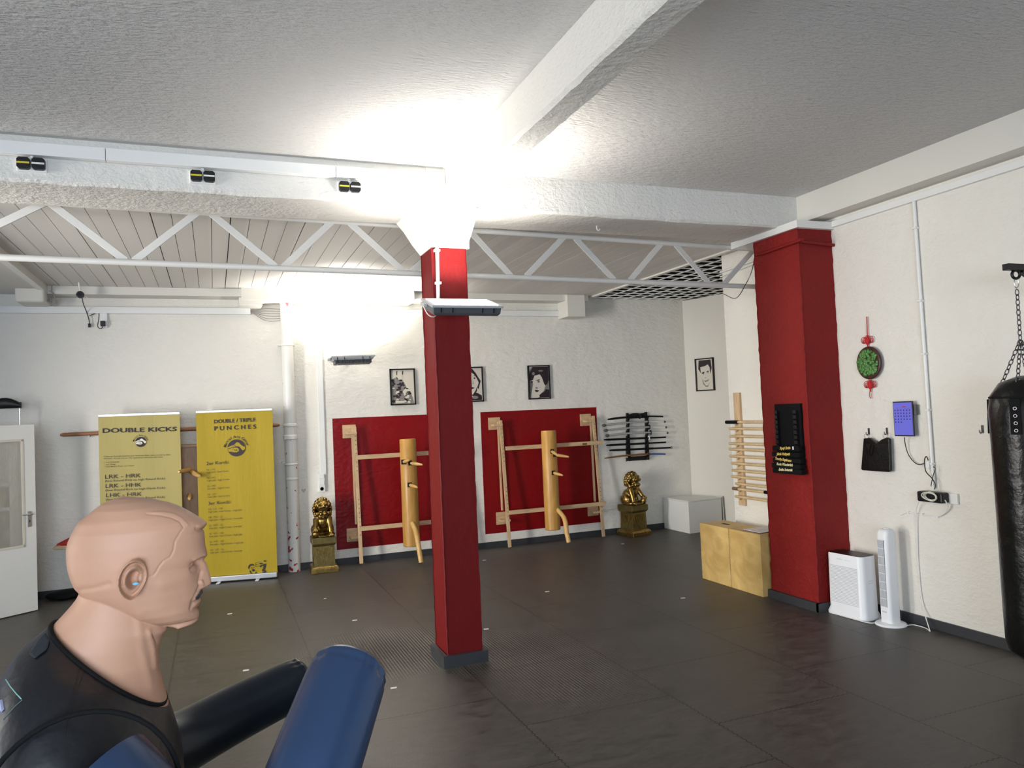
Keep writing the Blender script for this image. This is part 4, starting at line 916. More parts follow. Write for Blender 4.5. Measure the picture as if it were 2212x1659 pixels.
for i, (nm, x0, y0, x1, y1) in enumerate(names):
    o = at(1697, zs[i], 0, XB-.06); e = .012*(i % 2)
    t = thing('rolled_belt', bl[i], 'belt', (XB-.05, o[1], o[2]-.022), 'rolled black belts on the board')
    MB().box((XB-.075-.01*(i > 2), yb2-.012+e*.3-.006*i, o[2]-.023), (XB-.02, ya+.002+e, o[2]+.022)).build('belt', beltm, t, bevel=.012, seg=3)
    xx = XB-.0765-.01*(i > 2); p, q = at(x0, y0, 0, xx), at(x1, y1, 0, xx)
    text(nm, p, q, .024, (-1, 0, 0), goldt if i < 3 else mat('cream thread %d' % i, (.8, .72, .4), .5), t, name='embroidery', shear=.35, bold=.03, off=.0015)
    if i == 0: q = at(1713, 968, 0, xx); MB().box((xx-.001, q[1]-.008, q[2]-.014), (xx+.001, q[1]+.008, q[2]+.014)).build('tab', white_pl, t)

# ================================================================== RIGHT SIDE OF THE ROOM
# plywood jump boxes
def plyo(lab, x0, x1, y0, y1, h, slot):
    t = thing('plyo_box', lab, 'box', ((x0+x1)/2, (y0+y1)/2, 0), 'plywood jump boxes')
    MB().box((x0, y0, 0), (x1, y1, h)).build('body', ply, t, bevel=.003)
    if slot: c = ((x0+x1)/2, (y0+y1)/2); MB().box((c[0]-.02, c[1]-.055, h-.002), (c[0]+.02, c[1]+.055, h+.0015)).build('hand_slot', gap, t, bevel=.001)
    sc = MB()
    for k in range(5):
        for (x, y) in ((x0-.001, y0+.012), (x0-.001, y1-.012)): sc.box((x-.001, y-.002, .06+k*(h-.12)/4), (x+.002, y+.002, .064+k*(h-.12)/4))
    sc.build('screws', steel, t); return t
f0, f1, f2 = at(1514.5, 1249.5, 2, 0), at(1579, 1268.8, 2, 0), at(1653.5, 1290, 2, 0); hb = at(1641, 1153.6, 1, f2[1])[2]; xb = (f0[0]+f1[0]+f2[0])/3
hb = at(1567.8, 1140.7, 0, xb)[2]; bk = at(1551.5, 1121, 2, hb); print('PLYO', f0, f1, f2, hb, bk)
plyo('plywood jump box with a hand slot on top, further from the red pillar', xb, min(bk[0], XR-.04), f1[1]+.004, f0[1], hb, True)
plyo('plywood jump box with papers on top, against the broad red pillar', xb, min(bk[0], XR-.04), max(f2[1], 5.86), f1[1]-.004, hb, False)
pp = [at(1604, 1145, 2, hb+.002), at(1641, 1152.5, 2, hb+.002), (5.18, 5.90, hb+.002), (5.18, 6.2, hb+.002)]; pp = [np.array(p) for p in pp]
pb_ = thing('paper_folder', 'white papers on a dark folder on top of the plywood box', 'papers', tuple(sum(pp)/4), None)
for k, (d, m_, nm) in enumerate(((0, brown, 'folder'), (.004, paper, 'paper_sheet'))):
    s_ = .97 if k else 1; cc = sum(pp)/4; V = [cc+(p-cc)*s_+[0, 0, d] for p in pp]; MB().hexa(V+[v+[0, 0, .004] for v in V]).build(nm, m_, pb_)
# white box in the alcove
q0, q1 = at(1434.6, 1140.4, 2, 0), at(1492, 1152.6, 2, 0); q0[1] = YB-.02; q1[0] = q0[0]+.01; hw = .455
wb = thing('white_cube_bench', 'low white box standing in the corner of the alcove', 'box', tuple((q0+q1)/2))
q2 = np.array([q1[0]+.60, q1[1]+.05, 0]); q3 = np.array([q0[0]+.45, q0[1], 0])
MB().hexa([q0, q1, q2, q3]+[q+np.array([0, 0, hw-.012]) for q in (q0, q1, q2, q3)]).build('body', whiteb, wb)
cc = (q0+q1+q2+q3)/4; tp = [cc+(q-cc)*1.004+np.array([0, 0, hw-.010]) for q in (q0, q1, q2, q3)]
MB().hexa(tp+[q+np.array([0, 0, .016]) for q in tp]).build('lid', whiteb, wb, bevel=.002)
lp_ = q2+np.array([.035, .0, 0]); tag(MB().hexa([lp_, lp_+[.012, 0, 0], lp_+[.03, .45, 0], lp_+[.018, .45, 0]]+[p+np.array([.0, .02, .47]) for p in (lp_, lp_+[.012, 0, 0], lp_+[.03, .45, 0], lp_+[.018, .45, 0])]).build('loose_board', whiteb), 'thin white board standing beside the low white box', 'board')

# air purifier
FL_, FR_, BR_ = at(1787, 1321, 2, 0), at(1868, 1341, 2, 0), at(1888, 1330, 2, 0)
FL_ = np.array([4.885, 5.19, 0.]); u = np.array([.07, -1., 0.]); wdt = .385; u /= np.linalg.norm(u); w = np.array([-u[1], u[0], 0]); w = w if w@(BR_-FR_) > 0 else -w; dep = .215
ht = .52; print('PURIFIER', FL_, FR_, BR_, wdt, ht)
def rrect(c, u, w, a, b, r, z, n=6):
    pts = []
    for (sa, sb, a0) in ((1, 1, 0), (-1, 1, 90), (-1, -1, 180), (1, -1, 270)):
        for k in range(n+1):
            an = R(a0+90*k/n); pts.append(c+u*(sa*(a-r)+r*math.cos(an))+w*(sb*(b-r)+r*math.sin(an))+np.array([0, 0, z]))
    return pts
cc = FL_+u*wdt/2+w*dep/2; t = thing('air_purifier', 'white air purifier with black top beside the broad red pillar', 'air purifier', tuple(cc))
MB().loft([rrect(cc, u, w, wdt/2+.004, dep/2+.004, .05, .0), rrect(cc, u, w, wdt/2+.006, dep/2+.006, .05, .02), rrect(cc, u, w, wdt/2-.008, dep/2-.008, .05, .06), rrect(cc, u, w, wdt/2-.012, dep/2-.012, .05, ht-.01), rrect(cc, u, w, wdt/2-.017, dep/2-.017, .045, ht)]).build('body', plastic_w, t, smooth=40)
MB().loft([rrect(cc, u, w, wdt/2-.018, dep/2-.018, .044, ht-.004), rrect(cc, u, w, wdt/2-.019, dep/2-.019, .043, ht+.0025)]).build('top_panel', mat('gloss black', (.004, .004, .005), .35, spec=.15), t, smooth=40)
gm = mat('grey mesh', (.58, .60, .62), .6); g = MB()
for k in range(26):
    z = .11+k*(ht-.2)/26; g.obox(cc-w*(dep/2-.0085)+[0, 0, z], u*(wdt/2-.055), w*.003, np.array([0, 0, .0022]))
g.build('front_grille', gm, t)
text('ROWENTA', cc-w*(dep/2-.007)-u*.06+[0, 0, ht-.045], cc-w*(dep/2-.007)+u*.0+[0, 0, ht-.045], .009, -w, MATS['grey mesh'], t, name='lettering')
text('PURE AIR', cc-w*(dep/2-.007)+u*.02+[0, 0, ht-.045], cc-w*(dep/2-.007)+u*.07+[0, 0, ht-.045], .006, -w, MATS['grey mesh'], t, name='lettering')
for z in (.32, .30): MB().obox(cc+u*(wdt/2-.010)+[0, 0, z], u*.002, w*.025, np.array([0, 0, .002])).build('side_label', gm, t)
e = cc+u*(wdt/2)-w*.05; MB().tube(curve_pts([cc-w*(dep/2+.01)-u*.1+[0, 0, .006], cc-w*(dep/2+.012)+u*.08+[0, 0, .006], e-w*.06+u*.05+[0, 0, .006], e+u*.06+w*.02+[0, 0, .006], e+u*.02+w*.1+[0, 0, .01]], 6), .004, 8).build('power_cord', white_pl, t, smooth=40)

# tower fan
fc = at(1925, 1349, 2, 0); htf = at(1902, 1143, 1, fc[1])[2]; print('FAN', fc, htf)
t = thing('tower_fan', 'slim white tower fan on a round foot beside the air purifier', 'fan', tuple(fc))
MB().lathe([(.118, 0), (.120, .006), (.112, .016), (.06, .026)], fc, n=40).build('base', plastic_w, t, smooth=40)
ex, ey = np.array([1., 0, 0]), np.array([0, 1., 0])
tw = [rrect(fc, ex, ey, .062, .058, .03, .015)]
for z, a in ((.05, .062), (htf*.5, .06), (htf-.06, .057)): tw.append(rrect(fc, ex, ey, a, .054, .03, z))
for z, a, sh in ((htf-.03, .054, .002), (htf-.008, .045, .005), (htf, .03, .008)): tw.append(rrect(fc+[sh, 0, 0], ex, ey, a, a, .028, z))
MB().loft(tw).build('tower', plastic_w, t, smooth=40)
g = MB(); g.box((fc[0]-.0635, fc[1]-.030, .15), (fc[0]-.05, fc[1]+.030, htf-.085)); g.build('grille_recess', mat('dark grille', (.16, .16, .17), .6), t)
g = MB()
for k in range(9): y = fc[1]-.028+.056*k/8; g.box((fc[0]-.067, y-.0012, .15), (fc[0]-.062, y+.0012, htf-.085))
for k in range(9): z = .15+(htf-.235)*k/8; g.box((fc[0]-.068, fc[1]-.031, z-.002), (fc[0]-.062, fc[1]+.031, z+.002))
g.build('grille', plastic_w, t)
MB().box((fc[0]-.066, fc[1]-.02, .105), (fc[0]-.06, fc[1]+.02, .115)).build('badge', gm, t)
MB().lathe([(.02, 0), (.02, .006), (.014, .009)], fc+[.008, 0, htf-.002], n=20).build('control_knob', plastic_w, t)
MB().tube(curve_pts([fc+[.05, -.11, .012], at(1975, 1350, 2, .005), at(2000, 1357, 2, .005), at(2009, 1364, 2, .005)], 6), .004, 8).build('power_cord', white_pl, t, smooth=40)
# cable from the socket board down to the floor
tag(MB().tube(curve_pts([at(1985, 1082, 0, 5.13), at(1979, 1105, 0, 5.19), at(1981, 1160, 0, 5.21), at(1984, 1230, 0, 5.21), at(1994, 1310, 0, 5.205), at(2009, 1364, 2, .01)], 6), .004, 8).build('hanging_cable', white_pl, smooth=40), 'thin white cable hanging from the black socket strip to the floor', 'cable')

# trunking and conduit of the right wall
c = thing('cable_trunking', 'white cable trunking along the top of the right wall', 'cable trunking', (XR, 2, 3.37))
MB().box((XR-.035, -4, 3.372), (XR, 5.19, 3.425)).build('trunking', white_pl, c, bevel=.003)
c = thing('wall_conduit', 'long white conduit running down the right wall to the sockets', 'conduit', (XR, 4.3, 1.1))
a, b = at(1973, 437, 0, 5.20), at(2019, 1062, 0, 5.20); b = at(2017, 1060, 0, 5.20); yy = (a[1]+b[1])/2
MB().tube([(5.205, a[1], 3.375), (5.205, b[1], b[2]+.02)], .014, 14).build('pipe', white_pl, c, smooth=40)
for z in (3.16, 2.58, 2.16, 1.72, 1.3): yv = b[1]+(a[1]-b[1])*(z-b[2])/(3.375-b[2]); MB().box((5.18, yv-.018, z-.008), (XR-.001, yv+.018, z+.008)).build('clip', white_pl, c, bevel=.003)
# red pipe and cable around the head of the broad pillar
pz = MB(); pz.tube(curve_pts([at(1633, 551, 0, 4.80), at(1660, 543, 0, 4.81), at(1733, 517, 0, 4.80)], 5), .014, 10).tube([at(1733, 517, 0, 4.80), (4.83, 5.205, at(1733, 517, 0, 4.80)[2]), (5.22, 5.205, at(1733, 517, 0, 4.80)[2]-.02)], .014, 10)
tag(pz.build('red_pipe', redr, smooth=40), 'thin red painted pipe wrapped around the top of the broad pillar', 'pipe')
tag(MB().tube(curve_pts([at(1631, 553, 1, 5.95), at(1624, 585, 1, 5.95), at(1612, 612, 1, 6.0), at(1590, 644, 1, 6.2), at(1563, 635, 1, 6.6)], 6), .004, 6).build('loose_cable', steel, smooth=40), 'thin dark cable dangling from the truss end left of the broad pillar', 'cable')
a, b = at(1556, 588, 0, 5.20), at(1634, 561, 0, 5.20)
tag(MB().tube([a, b], .012, 10).tube([a-[0, 0, .05], b-[0, 0, .03]], .008, 8).build('wall_conduit', white_pl, smooth=40), 'short white conduit on the wall behind the end of the truss', 'conduit')

# chinese knot ornament with jade plaque
xw = 5.205; t = thing('knot_ornament', 'red knotted hanging with an oval carved green plaque on the right wall', 'ornament', tuple(at(1880, 860, 0, XR)))
oc = at(1877.5, 784, 0, xw-.015); top = at(1872, 684, 0, xw); k1 = at(1873.5, 736, 0, xw); k2 = at(1879.5, 832, 0, xw); bt = at(1880.5, 860, 0, xw)
ey = np.array([0, -1., 0]); ez = np.array([0, 0, 1.]); nx = np.array([-1., 0, 0])
ra = abs(at(1851, 784, 0, xw)[1]-at(1904, 784, 0, xw)[1])/2; rb = abs(at(1877, 750, 0, xw)[2]-at(1877, 819, 0, xw)[2])/2
MB().ring(oc, ra*.0+.088, .014, nx, 40, 10, sx=rb/.094, sy=ra/.1).build('oval_rim', brown, t, smooth=50)
pl_ = MB().lathe([(.0, 0), (.085, 0), (.085, .012), (0, .012)], oc, nx, 36, sx=1, sy=1); V = np.array(pl_.v); V[:,1] = oc[1]+(V[:,1]-oc[1])*ra/.1; V[:,2] = oc[2]+(V[:,2]-oc[2])*rb/.094; pl_.v = [tuple(v) for v in V]; pl_.build('back_plate', brown, t)
jd = MB(); rr_ = random.Random(8)
for k in range(150):
    an = rr_.uniform(0, 2*PI); q = math.sqrt(rr_.random())*.78; p = oc+ey*(q*math.cos(an)*ra-.002)+ez*q*math.sin(an)*rb+nx*.016
    jd.ell(p, (.010, rr_.uniform(.010, .022), rr_.uniform(.010, .022)), 8, 6)
jd.build('carved_plaque', jade, t, smooth=60)
MB().tube([top, k1], .0035, 6).tube([top+[0, -.004, 0], k1+[0, -.004, 0]], .003, 6).build('cord', cordr, t)
def knot(c, s):
    kn = MB(); kn.ell(c, (.014, .022*s, .034*s), 12, 8)
    for sd in (-1, 1):
        for q in range(3): kn.ring(c+ey*sd*(.026+.005*q)*s+ez*.006*(q-1), (.012+.006*q)*s, .0028, nx, 20, 6, sx=1.1)
        kn.ring(c+ey*sd*.012*s+ez*.033*s, .008*s, .0025, nx, 12, 6)
    for q in range(5): kn.bar(c+ez*(-.02+.01*q)-ey*.018+nx*.012, c+ez*(-.026+.012*q)+ey*.018+nx*.012, .005, .005)
    kn.tube([c-ez*.03, c-ez*.055], .006, 6); kn.tube([c+ez*.03, c+ez*.045], .005, 6); return kn
knot(k1, 1.05).build('upper_knot', cordr, t, smooth=60); knot(k2, 1.05).build('lower_knot', cordr, t, smooth=60)
MB().ring(bt+ez*.03, .02, .0025, nx, 16, 6, sx=1.6, sy=.45).build('end_loop', cordr, t, smooth=60)

# tablet
xt_ = 5.165; a, b, c_, d_ = at(1928, 868, 0, xt_), at(1970, 866, 0, xt_), at(1932, 941, 0, xt_), at(1975, 944, 0, xt_)
y0, y1, z1, z0 = (a[1]+c_[1])/2, (b[1]+d_[1])/2, (a[2]+b[2])/2, (c_[2]+d_[2])/2
t = thing('tablet', 'tablet in portrait with a glowing violet screen on the right wall', 'tablet', (XR, (y0+y1)/2, z0))
MB().box((xt_, y1, z0), (xt_+.014, y0, z1)).build('body', black, t, bevel=.004)
MB().box((xt_-.0015, y1+.007, z0+.01), (xt_+.001, y0-.007, z1-.01)).build('screen', mat('violet screen', (.02, .02, .05), .3, emit=((.115, .115, .56), .95)), t)
SP = lambda a_, b_: np.array([xt_-.003, y0-.007-(y0-y1-.014)*a_, z1-.01-(z1-z0-.02)*b_])
dots = MB()
for r_ in range(5):
    for q in range(6 if r_ < 4 else 3): dots.lathe([(.0056, 0), (.0056, .0006)], SP(.09+.16*q, .235+.092*r_), (-1, 0, 0), 10)
dots.build('screen_icons', mat('icon navy', (.008, .008, .06), .5, emit=((.02, .02, .12), .3)), t)
lr = MB(); A_, B_ = SP(.02, .185), SP(.98, .19); lr.box((A_[0], B_[1], B_[2]), (A_[0]+.001, A_[1], A_[2])); A_, B_ = SP(.5, .115), SP(.68, .145); lr.box((A_[0], B_[1], B_[2]), (A_[0]+.001, A_[1], A_[2]))
lr.build('screen_bar', mat('screen red', (.25, .01, .03), .5, emit=((.3, .01, .05), .5)), t)
MB().box((xt_+.012, y1-.018, z0+.17), (xt_+.04, y0+.006, z1-.03)).build('wall_mount', mat('mount grey', (.09, .09, .095), .5), t, bevel=.003)
MB().box((xt_+.014, (y0+y1)/2-.03, z0+.05), (XR, (y0+y1)/2+.03, z1-.05)).build('mount_back', black, t)
q = [at(1953.5, 945, 0, xt_), at(1956, 962, 0, 5.19), at(1964, 985, 0, 5.20), at(1982, 1003, 0, 5.20), at(1999, 1000, 0, 5.19)]
MB().tube(curve_pts(q, 6), .0035, 8).build('charging_cable', black, t, smooth=40)
# small charger and second cable by the conduit
a, b = at(2000, 996, 0, 5.18), at(2009, 1012, 0, 5.18)
t = thing('charger', 'small white charger with a black cable on the right wall conduit', 'charger', (XR, a[1], b[2]))
MB().box((5.17, b[1], b[2]), (XR, a[1], a[2])).build('housing', white_pl, t, bevel=.003)
MB().tube(curve_pts([at(2005, 994, 0, 5.17), at(2001, 986, 0, 5.17), at(1997, 995, 0, 5.17), at(2000, 1018, 0, 5.165), at(2013, 1033, 0, 5.165), at(2020, 1046, 0, 5.165), at(2019, 1057, 0, 5.165)], 6), .004, 8).build('cable', black, t, smooth=40)
MB().tube(curve_pts([at(2016, 1008, 0, 5.17), at(2020, 1013, 0, 5.17), at(2015, 1030, 0, 5.165), at(2011, 1050, 0, 5.165)], 6), .003, 8).build('cable', black, t, smooth=40)
# socket board with coiled cable
a, b = at(1982, 1064, 0, 5.12), at(2044, 1086, 0, 5.12)
t = thing('socket_strip', 'black socket strip with a coiled white cable low on the right wall', 'socket', (XR, (a[1]+b[1])/2, b[2]))
MB().box((5.20, b[1]-.03, b[2]-.02), (XR, b[1]+.12, a[2]+.005)).build('back_box', white_pl, t, bevel=.006)
MB().box((5.12, b[1]+.035, b[2]-.012), (5.20, a[1]+.01, a[2]+.012)).build('strip_body', black, t, bevel=.012)
cc_ = at(2013, 1073, 0, 5.115); cl = MB()
for k in range(6): cl.ring(cc_+np.array([-.004*k, .004*(k % 3), .005*(k % 2)]), .050+.003*(k % 3), .004, (1, .12*(k-3), .1*k), 28, 6, sx=.62)
cl.build('coiled_cable', mat('cream cable', (.66, .64, .55), .5), t, smooth=50)
MB().tube(curve_pts([at(2024, 1079, 0, 5.13), at(2040, 1080, 0, 5.15), at(2047, 1096, 0, 5.18), at(2038, 1110, 0, 5.20), at(2022, 1115, 0, 5.21), at(1990, 1111, 0, 5.215), at(1962, 1107, 0, 5.215), at(1945, 1112, 0, 5.215)], 6), .005, 8).build('wall_cable', white_pl, t, smooth=40)
for px_, py_ in ((1961, 1107), (1991, 1111), (2024, 1116)): o = at(px_, py_, 0, 5.205); MB().box(o-[.002, .008, .008], (XR, o[1]+.008, o[2]+.008)).build('cable_clip', white_pl, t)
# hooks
def hook(px_, py_, lab, grp):
    o = at(px_, py_, 0, 5.20); t = MB(); t.bar((XR-.004, o[1], o[2]+.035), (XR-.004, o[1], o[2]-.02), .016, .006, up=(1, 0, 0)); t.tube(curve_pts([(XR-.005, o[1], o[2]-.012), (5.203, o[1], o[2]-.022), (5.192, o[1], o[2]-.014), (5.190, o[1], o[2]+.002)], 4), .005, 8)
    tag(t.build('coat_hook', steel, smooth=40), lab, 'hook', grp); return o
h1 = hook(1873, 934, 'left of the two metal hooks carrying the black pouch', 'wall hooks on the right wall'); h2 = hook(1912, 933, 'right of the two metal hooks carrying the black pouch', 'wall hooks on the right wall'); hook(2118, 929, 'single small metal hook left of the punching bag', 'wall hooks on the right wall')
# black pouch
xg = 5.165; PG = [(1865, 947), (1878, 946), (1892, 958), (1904, 949), (1915, 945), (1920, 948), (1922.5, 1017), (1919, 1020), (1862, 1016), (1859.5, 1013)]
W3 = [at(x, y, 0, xg) for x, y in PG]; t = thing('hanging_pouch', 'black leather pouch with a V shaped opening hanging from two hooks', 'bag', tuple((W3[6]+W3[9])/2))
o = W3[0]; MB().prism([(p[1], p[2]) for p in W3], (xg, 0, 0), (0, 1, 0), (0, 0, 1), (.03, 0, 0)).build('pouch', bagm, t, bevel=.006, seg=3)
fr = [at(x, y, 0, xg-.006) for x, y in ((1864.5, 958), (1920, 958), (1922, 1016), (1861, 1012))]; MB().hexa(fr+[p+np.array([.008, 0, 0]) for p in fr]).build('front_pocket', mat('soft black leather', (.006, .006, .007), .3, bump=[(8, .6, .02)], spec=.35), t, bevel=.003)
for px_, py_ in ((1872, 942), (1912, 941)): MB().ring(at(px_, py_, 0, xg+.01), .020, .0022, (1, .2, 0), 20, 6).build('metal_ring', chrome, t, smooth=50)
MB().tube(curve_pts([at(1881, 960, 0, xg-.01), at(1878, 975, 0, xg-.012), at(1880, 985, 0, xg-.012), at(1884, 978, 0, xg-.012), at(1887, 962, 0, xg-.01)], 5), .003, 6).build('thin_strap', blackm, t)

# punching bag
bc = at(2222, 1000, 0, 4.74); bx, by = bc[0], bc[1]; zt_b = at(2200, 812, 1, by)[2]; zb_b = at(2212, 1437, 1, by)[2]; rB = .19
print('BAG', bc, zt_b, zb_b)
t = thing('punching_bag', 'black leather punching bag on chains at the right edge', 'punching bag', (bx, by, zb_b))
pr = [(.02, 0), (rB*.6, .012), (rB*.9, .06), (rB*.98, .12), (rB, .3), (rB*1.01, 1.0), (rB*1.03, zt_b-zb_b-.42), (rB*1.05, zt_b-zb_b-.22), (rB*.98, zt_b-zb_b-.12), (rB*.7, zt_b-zb_b-.04), (.03, zt_b-zb_b)]
MB().lathe(pr, (bx, by, zb_b), n=48).build('bag_body', bagm, t, smooth=60)
MB().ring((bx, by, zt_b-.13), rB*.985, .007, (0, 0, 1), 48, 6, up=(1, 0, 0)).build('top_seam', blackm, t, smooth=60)
vd = np.array([-bx, -by, 0]); vd /= np.linalg.norm(vd)
ch_top = np.array([bx, by, at(2200, 735, 1, by)[2]])
def link_chain(mb, p, q, L=.040):
    p, q = np.array(p), np.array(q); d = q-p; n_ = max(2, int(np.linalg.norm(d)/(L*.78))); d_ = d/np.linalg.norm(d); a = np.cross(d_, [.3, .9, .1]); a /= np.linalg.norm(a); b_ = np.cross(d_, a)
    for k in range(n_): mb.ring(p+d*(k+.5)/n_, .0115, .0032, a if k % 2 else b_, 14, 6, sx=1.75, up=d_)
    return mb
c_mb = [at(2190, 630, 1, by)]; hk = np.array([bx, by, at(2190, 592, 1, by)[2]])
link_chain(MB(), hk-[0, 0, .10], ch_top).build('main_chain', steel, t, smooth=60)
for k in range(4):
    an = R(200+90*k); e = np.array([bx+rB*.62*math.cos(an), by+rB*.62*math.sin(an), zt_b-.045]); link_chain(MB(), ch_top, e).build('bag_chain', steel, t, smooth=60)
    st = MB().bar(e+[0, 0, .01], np.array([bx+rB*1.02*math.cos(an), by+rB*1.02*math.sin(an), zt_b-.15]), .05, .008, up=(math.cos(an), math.sin(an), .6)); st.bar(np.array([bx+rB*1.035*math.cos(an), by+rB*1.035*math.sin(an), zt_b-.14]), np.array([bx+rB*1.07*math.cos(an), by+rB*1.07*math.sin(an), zt_b-.36]), .06, .008, up=(math.cos(an), math.sin(an), 0))
    s_ = st.build('chain_strap', blackm, t, bevel=.003)
    for q in range(4): MB().ring((bx+rB*1.075*math.cos(an), by+rB*1.075*math.sin(an), zt_b-.20-.045*q), .009, .003, (math.cos(an), math.sin(an), 0), 12, 6).build('eyelet', steel, s_)
MB().ring(hk-[0, 0, .055], .022, .004, (.4, 1, 0), 18, 8, sx=1.5, sy=.6).build('carabiner', chrome, t, smooth=60)
br_ = thing('bag_bracket', 'black steel arm on the right wall carrying the punching bag', 'bracket', (XR, by, hk[2]))
pz_ = at(2172, 576, 1, by); bar_z = (at(2180, 571, 1, by)[2]+at(2180, 583, 1, by)[2])/2
MB().box((pz_[0], by-.022, bar_z-.02), (XR, by+.022, bar_z+.02)).build('arm', black, br_, bevel=.002)
MB().box((XR-.012, by-.08, bar_z-.25), (XR, by+.08, bar_z+.08)).build('wall_plate', black, br_); MB().bar((XR-.01, by, bar_z-.22), (pz_[0]+.14, by, bar_z-.02), .03, .03, up=(0, 1, 0)).build('strut', black, br_)
MB().ring((bx, by, bar_z-.045), .026, .009, (.3, 1, 0), 20, 8).build('eye_bolt', black, br_, smooth=60)

# scraps on the mats
for (px_, py_), lab in zip([(496, 1326), (766, 1340), (531, 1448), (850, 1486), (1050, 1359), (1182, 1278), (1046, 1210), (1345, 1175), (1475, 1292), (702, 1293)],
        ['white tape scrap on the mats in front of the yellow banner', 'white tape scrap on the mats midway between lion and slim pillar', 'white tape scrap on the mats beside the mannequin arms', 'white tape scrap on the mats just left of the slim pillar foot', 'white tape scrap on the mats right against the slim pillar',
         'white tape scrap alone in the middle of the open mats', 'white tape scrap on the mats right of the pillar near the dummy post', 'white tape scrap on the mats left of the right lion', 'white tape scrap on the mats in front of the plywood boxes', 'faint white tape scrap on the mats in front of the left lion']):
    o = at(px_, py_, 2, 0); s_ = .6 if 'faint' in lab else 1
    tag(MB().prism([(-.022*s_, -.012*s_), (.020*s_, -.016*s_), (.024*s_, .010*s_), (-.018*s_, .016*s_)], o, (1, 0, 0), (0, 1, 0), (0, 0, .0015)).build('tape_scrap', paper), lab, 'scrap', 'white tape scraps on the mats')
# scratched heart and dash on the back wall
o = at(656, 1060, 1, YB-.001); s_ = .028
tag(MB().prism([(0, -s_), (s_, .2*s_), (.8*s_, .9*s_), (.3*s_, .9*s_), (0, .5*s_), (-.4*s_, .9*s_), (-.9*s_, .8*s_), (-s_, .1*s_)], o, (1, 0, 0), (0, 0, 1), (0, -.001, 0)).build('heart_mark', mat('worn grey plaster', (.45, .43, .40), .8)), 'small grey heart shaped mark on the wall below the sockets', 'mark')

# ================================================================== GUARDIAN LIONS
def pedestal(lab, cx, cy, rz, s, h):
    t = thing('lion_pedestal', lab, 'pedestal', (cx, cy, 0), 'gold pedestals'); c, sn = math.cos(rz), math.sin(rz); u = np.array([c, sn, 0]); w = np.array([-sn, c, 0]); C0 = np.array([cx, cy, 0.]); Z = np.array([0, 0, 1.])
    sq = lambda a, z: [C0+u*(i*a)+w*(j*a)+Z*z for i, j in ((-1, -1), (1, -1), (1, 1), (-1, 1))]
    MB().loft([sq(s, 0), sq(s, .045*h/.4), sq(s*.96, .065*h/.4), sq(s*.86, .075*h/.4)]).build('plinth', gold, t, bevel=.005)
    MB().loft([sq(s*.76, .07*h/.4), sq(s*.72, h*.76)]).build('shaft', goldd, t)
    MB().loft([sq(s*.76, h*.75), sq(s*.86, h*.80), sq(s*.88, h*.83), sq(s*.88, h*.97), sq(s*.84, h)]).build('cornice', goldd, t, bevel=.004)
    for f, (n, r) in enumerate(((-w, u), (-u, -w), (u, w))):
        a = s*.745; m = MB(); o = C0+n*a*1.005+Z*h*.19; W_, H_ = s*.58, h*.53
        for p, q in (((-W_, H_), (0, .02)), ((W_, H_), (0, .02)), ((-W_, H_), (W_, H_)), ((-W_, 0), (-.08*s, 0)), ((W_, 0), (.08*s, 0)), ((-W_, 0), (-W_, H_)), ((W_, 0), (W_, H_))):
            m.bar(o+r*p[0]+Z*p[1], o+r*q[0]+Z*q[1], .012, .008, up=tuple(n))
        for k in range(5): m.bar(o+r*(-.25*s+.12*s*k*.8)+Z*H_*.9, o+r*(-.12*s+.09*s*k*.6)+Z*H_*(.45+.04*(k % 2)), .008, .008, up=tuple(n))
        m.build('relief', gold, t)
    return t
